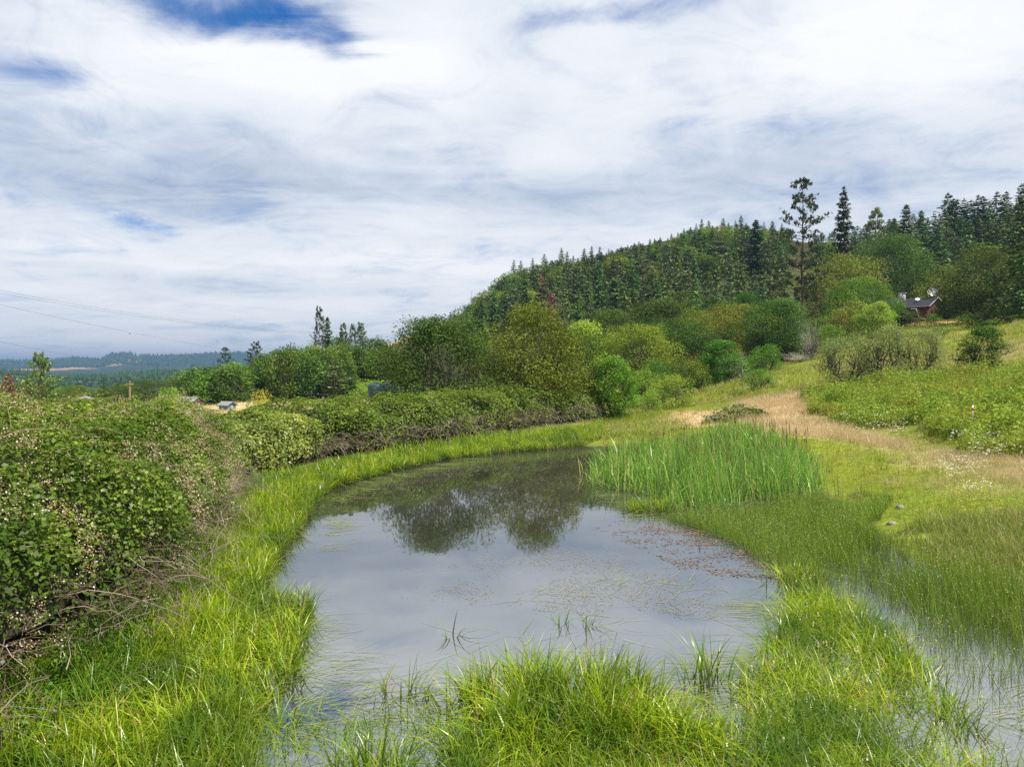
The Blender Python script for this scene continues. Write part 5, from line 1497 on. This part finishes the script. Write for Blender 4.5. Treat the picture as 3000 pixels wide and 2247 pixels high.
for P_, n_ in ((px_poly((860, 1290), (1000, 1200), (1300, 1170), (1560, 1240), (1600, 1340), (1300, 1330)), 4200), (px_poly((1000, 1060), (1120, 1000), (1255, 985), (1265, 1120), (1100, 1110)), 2600), (px_poly((760, 1040), (1000, 1000), (1000, 1030), (800, 1090)), 900)):
    xy = scatter(P_, n_, g4, mask=lambda x, y: sstep(.42, .6, n2(x * 1.2, y * 1.2, 121, 4)) + .03); n = len(xy)
    leaves(mb, np.concatenate([xy, np.full((n, 1), .006)], 1), np.array([0, 0, 1.]) + sph(g4, n) * .08, g4.uniform(.012, .032, n), 1.4, .05, g=g4)
o = obj('duckweed', mb.build('duckweed', M_SPECK)); tag(o, 'tiny brown specks of duckweed on the open water', 'duckweed', kind='stuff')

# ------------------------------------------------------------------ the house on the slope
WOODR = solid('red_boards', (.065, .024, .017), (.13, .046, .032), 6, .8, stretch=(6, 6, .5))
WOODD = solid('dark_boards', (.05, .022, .018), (.10, .045, .035), 6, .85, stretch=(6, 6, .5))
ROOFM = solid('shingles', (.022, .024, .03), (.05, .052, .062), 14, 1.0, spec=.05, bump=.3)
STONE = solid('chimney_stone', (.22, .21, .21), (.40, .38, .37), 5, .95, bump=.6)
WHITE = solid('white_paint', (.42, .42, .41), (.58, .58, .57), 4, .5)
DISHM = solid('dish_grey', (.52, .54, .58), (.62, .64, .68), 3, .45)
GREYW = solid('grey_boards', (.20, .18, .16), (.33, .30, .27), 6, .9, stretch=(1, 1, 6))
GLASS = solid('dark_glass', (.02, .025, .03), (.04, .045, .05), 2, .08, spec=.8)
GREENM = solid('tank_green', (.018, .045, .045), (.03, .065, .065), 3, .45)
BLUEP = solid('blue_boards', (.06, .14, .17), (.10, .20, .24), 5, .7, stretch=(8, 8, .5))
TAN = solid('tan_boards', (.42, .32, .22), (.52, .42, .30), 5, .8)
METAL = solid('steel', (.35, .36, .37), (.5, .5, .52), 6, .45, metal=.6)
POLEW = solid('pole_wood', (.20, .13, .085), (.34, .24, .16), 3, .9, stretch=(6, 6, .5))
RUBBER = solid('cable_black', (.012, .012, .013), (.02, .02, .022), 5, .6)
ROCKM = solid('rock', (.12, .105, .115), (.30, .28, .28), 4, .9, bump=.6)
ROCKW = solid('pale_rock', (.55, .53, .50), (.72, .70, .66), 4, .9, bump=.4)
ASPH = solid('old_roof', (.16, .16, .165), (.26, .26, .27), 8, .85)


def part(name, fn, mat, parent, label=None):
    mb = MB(); fn(mb)
    o = obj(name, mb.build(name, mat), parent)
    if label: o['label'] = label
    return o


def slab(mb, pts, t):
    """A flat plate: corner loop pts and thickness t downward."""
    P = np.array(pts, float); n = len(P)
    V = np.concatenate([P, P - np.array([0, 0, t])])
    mb.add(V, [list(range(n))], 0, .5); mb.add(V, [list(range(2 * n - 1, n - 1, -1))], 0, .5)
    mb.add(V, [[i, i + n, (i + 1) % n + n, (i + 1) % n] for i in range(n)], 0, .5)


Yh = 134.
hp = at(2003, 690, Yh)
hz0 = float(zt(np.array(hp[0]), np.array(Yh))) + .5
house = thing('red_house', 'red brown cabin with a dark shingle roof among the trees up the slope', 'house', (hp[0], Yh, hz0), math.radians(42))
Lh, Wh, Hh, apex = 11.0, 7.6, 2.45, 4.1      # length along local y, gable along local x


def walls(mb):
    V = np.array([[0, 0, -1.2], [Wh, 0, -1.2], [Wh, 0, Hh], [Wh / 2, 0, apex], [0, 0, Hh], [0, Lh, -1.2], [Wh, Lh, -1.2], [Wh, Lh, Hh], [Wh / 2, Lh, apex], [0, Lh, Hh]])
    mb.add(V, [[0, 1, 2, 3, 4]]); mb.add(V, [[9, 8, 7, 6, 5]]); mb.add(V, [[0, 4, 9, 5], [1, 6, 7, 2]])


def roof(mb):
    sl = (apex - Hh) / (Wh / 2)
    ov, oe = .75, .6
    slab(mb, [(-ov, -oe, Hh - ov * sl + .16), (Wh / 2, -oe, apex + .16), (Wh / 2, Lh + oe, apex + .16), (-ov, Lh + oe, Hh - ov * sl + .16)], .14)
    slab(mb, [(Wh / 2 + .003, -oe, apex + .16), (Wh + ov, -oe, Hh - ov * sl + .16), (Wh + ov, Lh + oe, Hh - ov * sl + .16), (Wh / 2 + .003, Lh + oe, apex + .16)], .14)


part('wall', walls, WOODR, house)
rf = part('roof', roof, ROOFM, house)
ch = part('chimney', lambda mb: (box(mb, (2.1, 5.2, 4.15), (.9, 1.1, 2.0)), box(mb, (2.1, 5.2, 5.21), (1.15, 1.35, .12))), STONE, rf)
sl_ = (apex - Hh) / (Wh / 2)
part('fascia', lambda mb: (slab(mb, [(-.76, -.64, Hh - .75 * sl_ + .17), (Wh / 2, -.64, apex + .17), (Wh / 2, -.605, apex + .17), (-.76, -.605, Hh - .75 * sl_ + .17)], .2),
                           slab(mb, [(Wh / 2 + .002, -.64, apex + .17), (Wh + .76, -.64, Hh - .75 * sl_ + .17), (Wh + .76, -.605, Hh - .75 * sl_ + .17), (Wh / 2 + .002, -.605, apex + .17)], .2)), WHITE, rf)
def gut(mb): box(mb, (-.82, Lh / 2, Hh - .75 * sl_ + .08), (.1, Lh + 1.2, .1))
part('gutter', gut, GREYW, rf)


def dish(mb, c, r, dr, depth=.18):
    dr = np.array(dr, float) / np.linalg.norm(dr)
    a = norm(np.cross(dr, [0, 0, 1.])[None])[0]; b = np.cross(dr, a)
    V = [np.array(c) - dr * depth * r]; F4 = []
    for i in range(1, 6):
        q = i / 5
        for k in range(18):
            t = 2 * PI * k / 18
            V.append(np.array(c) + (a * math.cos(t) + b * math.sin(t)) * r * q + dr * depth * r * (q * q - 1))
    for k in range(18): F4.append([0, 1 + k, 1 + (k + 1) % 18, 0])
    tri = [[0, 1 + k, 1 + (k + 1) % 18] for k in range(18)]
    qd = [[1 + i * 18 + k, 1 + (i + 1) * 18 + k, 1 + (i + 1) * 18 + (k + 1) % 18, 1 + i * 18 + (k + 1) % 18] for i in range(4) for k in range(18)]
    mb.add(np.array(V), tri); mb.add(np.array(V), qd)
    tube(mb, [np.array(c) - dr * depth * r, np.array(c) - dr * .3 * r + np.array([0, 0, -.5 * r]), (c[0], c[1], c[2] - r * 1.5)], .04, 6)
    tube(mb, [np.array(c) - b * r * .9, np.array(c) + dr * r * .8], .02, 4); box(mb, np.array(c) + dr * r * .82, (.12, .12, .12))


def world_dir(v, ang):      # a world direction in the house's own axes
    c_, s_ = math.cos(-ang), math.sin(-ang)
    return (v[0] * c_ - v[1] * s_, v[0] * s_ + v[1] * c_, v[2])


HA = math.radians(42)
part('satellite_dish', lambda mb: dish(mb, (3.6, 0.3, 5.2), .9, world_dir((-.25, -.85, .38), HA)), DISHM, rf, 'large round pale satellite dish on the ridge')
part('satellite_dish', lambda mb: dish(mb, (1.6, 2.2, 3.85), .42, world_dir((-.3, -.6, .8), HA)), DISHM, rf, 'small grey dish lying low on the roof slope')


def win(y, x=None):
    def f(mb):
        if x is None: box(mb, (-.03, y, 1.35), (.08, 1.3, 1.1))
        else: box(mb, (x, -.03, 1.35), (1.2, .08, 1.0))
    def p(mb):
        if x is None:
            for k in (-.31, .31): box(mb, (-.075, y + k, 1.35), (.03, .54, .94))
        else:
            for k in (-.28, .28): box(mb, (x + k, -.075, 1.35), (.5, .03, .84))
    w = part('window', f, GREYW, house); part('pane', p, GLASS, w)


win(2.2); win(4.4); win(7.4); win(0, 5.6)
dr_ = part('door', lambda mb: box(mb, (-.03, 5.9, 1.0), (.08, .95, 2.0)), WOODD, house)
part('handle', lambda mb: tube(mb, [(-.09, 6.2, 1.0), (-.14, 6.2, 1.0), (-.14, 6.1, 1.0)], .02, 5), METAL, dr_)
part('deck', lambda mb: ([box(mb, (-1.3, 4.2, -.08), (2.5, 8.0, .12))] + [box(mb, (-2.3, y, -1.0), (.14, .14, 1.7)) for y in (.6, 3, 5.4, 7.8)]), GREYW, house)
def rail(mb):
    for k in range(26): box(mb, (-2.48, 2.2 + k * .23, .42), (.03, .2, .82))
part('deck_boards', rail, WOODR, house)
part('rail', lambda mb: box(mb, (-2.48, 5.1, .92), (.12, 6.0, .09)), WHITE, house)
part('stair_rail', lambda mb: tube(mb, [(-2.4, 1.9, 1.75), (-2.4, 1.1, 1.75), (-2.4, .5, .0)], .06, 6), WHITE, house)
def shed_roof(mb): slab(mb, [(-2.2, Lh + .7, 1.75), (2.6, Lh + .7, 2.9), (2.6, Lh + 5.4, 2.9), (-2.2, Lh + 5.4, 1.75)], .12)
part('porch_roof', shed_roof, ASPH, house, 'low darker porch roof beyond the main roof')
part('porch_post', lambda mb: [box(mb, (-2.0, y, .2), (.14, .14, 2.9)) for y in (Lh + 1.0, Lh + 3.0, Lh + 5.2)], WOODD, house)
part('porch_wall', lambda mb: box(mb, (.9, Lh + 3.1, .5), (.12, 4.4, 3.4)), WOODD, house)
house.scale = (1.0, 1.0, 1.0)


def on_ground(x, y, Y):
    X = ray(x, y)[0] * Y
    return (X, Y, float(zt(np.array(X), np.array(float(Y)))))


# ------------------------------------------------------------------ small buildings and tanks beyond the hedge
def gable_hut(name, label, cat, loc, rz, w, l, h, ap, wm, rm, ov=.18):
    t = thing(name, label, cat, loc, rz)
    def wl(mb):
        V = np.array([[-w / 2, -l / 2, -.4], [w / 2, -l / 2, -.4], [w / 2, -l / 2, h], [0, -l / 2, ap], [-w / 2, -l / 2, h], [-w / 2, l / 2, -.4], [w / 2, l / 2, -.4], [w / 2, l / 2, h], [0, l / 2, ap], [-w / 2, l / 2, h]])
        mb.add(V, [[0, 1, 2, 3, 4]]); mb.add(V, [[9, 8, 7, 6, 5]]); mb.add(V, [[0, 4, 9, 5], [1, 6, 7, 2]])
    def rl(mb):
        s_ = (ap - h) / (w / 2)
        slab(mb, [(-w / 2 - ov, -l / 2 - ov, h - ov * s_ + .07), (0, -l / 2 - ov, ap + .07), (0, l / 2 + ov, ap + .07), (-w / 2 - ov, l / 2 + ov, h - ov * s_ + .07)], .06)
        slab(mb, [(.002, -l / 2 - ov, ap + .07), (w / 2 + ov, -l / 2 - ov, h - ov * s_ + .07), (w / 2 + ov, l / 2 + ov, h - ov * s_ + .07), (.002, l / 2 + ov, ap + .07)], .06)
    part('wall', wl, wm, t); part('roof', rl, rm, t)
    d = part('door', lambda mb: box(mb, (0, -l / 2 - .012, h * .42), (w * .3, .05, h * .84)), GREYW, t)
    return t


P_ = on_ground(491, 880, 74)
gable_hut('pump_house', 'small blue green shed with a grey gable roof in the straw field', 'shed', (P_[0], P_[1], P_[2] - .05), math.radians(62), 1.0, 1.3, .6, .88, BLUEP, ASPH)
P_ = on_ground(184, 866, 60)
gable_hut('cottage', 'tan gable end of a cottage peeking over the flowering hedge', 'cottage', (P_[0], P_[1], at(184, 860, 60)[2] - 2.6), math.radians(30), 3.2, 5, 2.1, 2.7, TAN, ASPH)
P_ = on_ground(173, 850, 95)
gable_hut('barn', 'dark red barn roof low behind the hedge tips in the valley', 'barn', (P_[0], P_[1], at(173, 850, 95)[2] - 3.9), math.radians(70), 4.2, 5, 2.4, 3.4, WOODD, WOODD)
P_ = on_ground(410, 856, 98)
gable_hut('shed', 'dark shed with a pale roof beneath the valley oaks', 'shed', (P_[0], P_[1], at(410, 857, 98)[2] - 2.2), math.radians(75), 2.0, 2.6, 1.7, 2.2, WOODD, ASPH)


def tank(label, x, Y, r, h):
    P = on_ground(x, 862, Y)
    t = thing('water_tank', label, 'water tank', P, 0, 'dark green water tanks')
    prof = [(r, -.2), (r, .1)]
    for k in range(1, 5):
        z = h * k / 5
        prof += [(r, z - .05), (r * 1.02, z), (r, z + .05)]
    prof += [(r, h), (r * .97, h + .06), (r * .55, h + .26), (r * .25, h + .36)]
    def f(mb):
        n = 28; V = []
        for rr, z in prof:
            for k in range(n):
                a = 2 * PI * k / n; V.append((math.cos(a) * rr, math.sin(a) * rr, z))
        q = [[i * n + k, i * n + (k + 1) % n, (i + 1) * n + (k + 1) % n, (i + 1) * n + k] for i in range(len(prof) - 1) for k in range(n)]
        mb.add(V, q)
        m = len(prof) - 1
        mb.add(V, [[m * n + k for k in range(n)]])
    part('body', f, GREENM, t)
    def ribs(mb):
        for k in range(8):
            a = 2 * PI * k / 8
            tube(mb, [(math.cos(a) * r * .97, math.sin(a) * r * .97, h + .07), (math.cos(a) * r * .55, math.sin(a) * r * .55, h + .28), (math.cos(a) * r * .25, math.sin(a) * r * .25, h + .38)], .045, 5)
    part('lid_ribs', ribs, GREENM, t)
    part('lid', lambda mb: tube(mb, [(0, 0, h + .3), (0, 0, h + .46)], r * .27, 16), GREENM, t)
    part('outlet', lambda mb: tube(mb, [(0, -r + .02, .3), (0, -r - .16, .3), (0, -r - .16, .2)], .05, 6), METAL, t)
    return t


tank('larger dark green water tank with a ribbed lid, clear of the willow', 843, 84, 1.32, 1.75)
tank('dark green water tank half hidden by the domed willow', 812, 86, .95, 1.75)


def rock(name, label, loc, s, m, seed, cat='rock'):
    g = np.random.default_rng(seed)
    u, v = np.meshgrid(np.linspace(0, 2 * PI, 15)[:-1], np.linspace(-PI / 2, PI / 2, 9), indexing='ij')
    d = np.stack([np.cos(u) * np.cos(v), np.sin(u) * np.cos(v), np.sin(v)], -1).reshape(-1, 3)
    p = d * (.75 + .5 * fbm(d * 1.7 + seed, seed, 3))[:, None] * np.array(s)
    q = [[i * 9 + j, ((i + 1) % 14) * 9 + j, ((i + 1) % 14) * 9 + j + 1, i * 9 + j + 1] for i in range(14) for j in range(8)]
    o = obj(name, mesh(name, p, [q], mat=m)); o.location = loc
    return tag(o, label, cat)


def g_at(x, y):
    X, Y = ground(x, y); return (X, Y, float(zt(np.array(X), np.array(Y))))


p = g_at(1944, 1101); rock('stone', 'dark round stone on the bright damp meadow', (p[0], p[1], p[2] + .04), (.11, .09, .08), ROCKM, 2, 'stone')
p = g_at(1925, 1132); rock('stone', 'smaller flat grey stone in the meadow grass near the dark round stone', (p[0], p[1], p[2] + .03), (.10, .07, .05), ROCKM, 5, 'stone')
p = on_ground(719, 870, 72); rock('boulder', 'pale whitish boulder in the straw grass near the water tanks', (p[0], p[1], p[2] + .25), (.42, .25, .34), ROCKW, 8, 'boulder')
# brush, branches, stakes
gB = np.random.default_rng(9)
def brush(name, label, loc, n, r, h, mat, rad=.02, cat='dead brush', flat_=.0):
    mb = MB()
    a = gB.uniform(0, 2 * PI, n); ts = np.linspace(0, 1, 6)
    P = np.zeros((n, 6, 3)); sp = r * gB.uniform(.2, 1, n); hh = h * gB.uniform(.4, 1, n)
    for k, t in enumerate(ts):
        P[:, k] = np.stack([np.cos(a) * sp * t ** .8, np.sin(a) * sp * t ** .8, hh * (t - .55 * t * t * gB.uniform(.2, 1.2, n))], -1)
    P[:, 1:] += gB.normal(0, .05 * r, P[:, 1:].shape)
    tubes(mb, P, rad * (1.1 - ts)[None] * np.ones((n, 1)), 3, g=gB)
    o = obj(name, mb.build(name, mat)); o.location = loc
    return tag(o, label, cat)


p = on_ground(1752, 760, 96); brush('dead_brush', 'tall tangle of bare grey branches at the foot of the tallest pine', p, 150, 3.2, 7.5, DEADW, .035)
p = on_ground(1735, 775, 92); brush('dead_brush', 'low heap of fallen grey branches below the bare tangle at the wood edge', p, 90, 3.4, 2.0, DEADW, .03)
p = on_ground(703, 868, 74); brush('dead_brush', 'small grey cone shaped dead bush in the straw field', p, 120, .75, 1.7, DEADW, .014)
p = g_at(2085, 985)
mb = MB(); tube(mb, [(-.9, .4, .14), (-.3, .1, .2), (.3, -.12, .16), (.85, -.4, .03)], [.008, .012, .014, .012], 5); tube(mb, [(-.3, .1, .2), (-.5, .3, .3)], .006, 4)
o = obj('fallen_branch', mb.build('fallen_branch', DEADW)); o.location = p; tag(o, 'thin pale dead branch lying in the dry grass under the weeds', 'branch')
p = g_at(2101, 935)
st = thing('fence_stake', 'thin steel stake with a red mark standing in the weeds', 'stake', p)
part('post', lambda mb: (box(mb, (0, 0, .5), (.035, .012, 1.3)), box(mb, (0, .02, .5), (.012, .03, 1.3))), METAL, st)
part('marker', lambda mb: box(mb, (0, -.01, 1.0), (.05, .02, .10)), solid('red_mark', (.5, .05, .04), (.6, .08, .06)), st)
p = g_at(1520, 925)
for q, (x, y, Y) in enumerate(((1500, 900, 50),)): pass

# ------------------------------------------------------------------ poles, wires, birds
def pole(label, x, ytop, Y, arm=2.2, rot=0.5):
    X = ray(x, ytop)[0] * Y; z0 = float(zt(np.array(X), np.array(float(Y)))); h = at(x, ytop, Y)[2] - z0
    t = thing('utility_pole', label, 'utility pole', (X, Y, z0), rot)
    part('post', lambda mb: tube(mb, [(0, 0, -.5), (0, 0, h)], [.18, .13], 8), POLEW, t)
    part('cross_arm', lambda mb: box(mb, (0, -.15, h - .5), (arm, .12, .14)), POLEW, t)
    def ins(k):
        return lambda mb: tube(mb, [(k, -.15, h - .42), (k, -.15, h - .2)], .05, 6)
    for k in (-arm * .45, 0, arm * .45): part('insulator', ins(k), METAL, t)
    return np.array([X, Y, z0 + h - .2])


PT1 = pole('wooden utility pole on the bare slope at the low end of the hill', 893, 698, 292)
PT2 = pole('pale utility pole in the forest halfway up the hillside', 1130, 632, 300)
PT3 = pole('reddish utility pole among the firs beneath the dull green pine', 1463, 606, 265)
PT4 = pole('weathered utility pole in the valley behind the hedge tips', 280, 822, 105, 0.9)
GW = solid('wire_grey', (.10, .10, .11), (.16, .16, .17), 3, .5, metal=.4)


def wire(label, a, b, sag, r, mat=GW, group=None):
    t = np.linspace(0, 1, 40)[:, None]
    P = np.array(a) * (1 - t) + np.array(b) * t
    P[:, 2] -= 4 * sag * (t * (1 - t))[:, 0]
    mb = MB(); tube(mb, P, r, 5)
    return tag(obj('power_line', mb.build('power_line', mat)), label, 'power line', group)


def ext(x0, y0, Y0, x1, y1, Y1, k=.25):
    a, b = at(x0, y0, Y0), at(x1, y1, Y1)
    return a + (a - b) * k, b


for lb, yy, off in (('topmost thin power line crossing the sky towards the hillside pole', 627, (-1.0, 0, 0)), ('thin power line just beneath the topmost one, running beside it', 633, (1.0, 0, -.4))):
    wire(lb, at(-20, yy - 4, 105), PT1 + np.array(off), 4.5, .016)
wire('single thin power line well below the paired ones, passing the dark valley pine', at(-20, 653, 100), at(700, 779, 215), 1.2, .015)
wire('lowest thin power line in the sky, ending above the far ridges', at(-20, 733, 95), at(360, 792, 190), .6, .014)
wire('thick black cable sagging low behind the hedge tips', at(-60, 800, 44), at(1010, 862, 96), .35, .022, RUBBER)
wire('faint wire between the hillside poles through the forest', PT2, PT3, 3, .02)


def bird(label, x, y, Y, span, az_):
    t = thing('bird', label, 'bird', at(x, y, Y), az_)
    s_ = span
    P = np.array([(-.28, 0, 0), (-.2, 0, .01), (-.05, 0, .02), (.12, 0, .02), (.2, 0, .03), (.26, 0, .025)]) * s_
    part('body', lambda mb: tube(mb, P, np.array([.005, .03, .07, .065, .045, .006]) * s_, 8), RUBBER, t)
    for sg in (-1, 1):
        V = np.array([(.1, .04 * sg, .03), (-.08, .04 * sg, .03), (.12, .25 * sg, .12), (-.06, .24 * sg, .12), (-.02, .5 * sg, .1)]) * s_
        part('wing', lambda mb: (mb.add(V, [[0, 1, 3, 2]]), mb.add(V, [[2, 3, 4]]), mb.add(V - np.array([0, 0, .008 * s_]), [[2, 3, 1, 0]]), mb.add(V - np.array([0, 0, .008 * s_]), [[4, 3, 2]])), RUBBER, t)
    part('tail', lambda mb: mb.add(np.array([(-.26, -.01, 0), (-.26, .01, 0), (-.42, .06, .0), (-.36, 0, .005), (-.42, -.06, .0)]) * s_, [[0, 1, 2, 3, 4]]), RUBBER, t)


bird('small dark bird flying beside the power line', 280, 720, 40, .24, .6)
bird('tiny dark bird high above the hillside', 1832, 330, 60, .16, 2.0)

# ------------------------------------------------------------------ the air between here and the far ridges
m = bpy.data.materials.new('haze'); m.use_nodes = True
nt = m.node_tree; nt.nodes.clear()
v = nt.nodes.new('ShaderNodeVolumePrincipled'); v.inputs['Density'].default_value = 2.0e-4
v.inputs['Color'].default_value = (.17, .29, .52, 1); v.inputs['Anisotropy'].default_value = 0.0
nt.links.new(v.outputs[0], nt.nodes.new('ShaderNodeOutputMaterial').inputs['Volume'])
mb = MB(); box(mb, (0, 4500, 58), (26000, 9300, 215))
if True:
    o = obj('haze', mb.build('haze', m)); tag(o, 'thin blue air between here and the far ridges', 'haze', kind='stuff')
cy = SC.cycles
cy.use_denoising = False
cy.max_bounces = 7; cy.diffuse_bounces = 3; cy.glossy_bounces = 3; cy.transmission_bounces = 3; cy.transparent_max_bounces = 4; cy.volume_bounces = 0
cy.caustics_reflective = False; cy.caustics_refractive = False
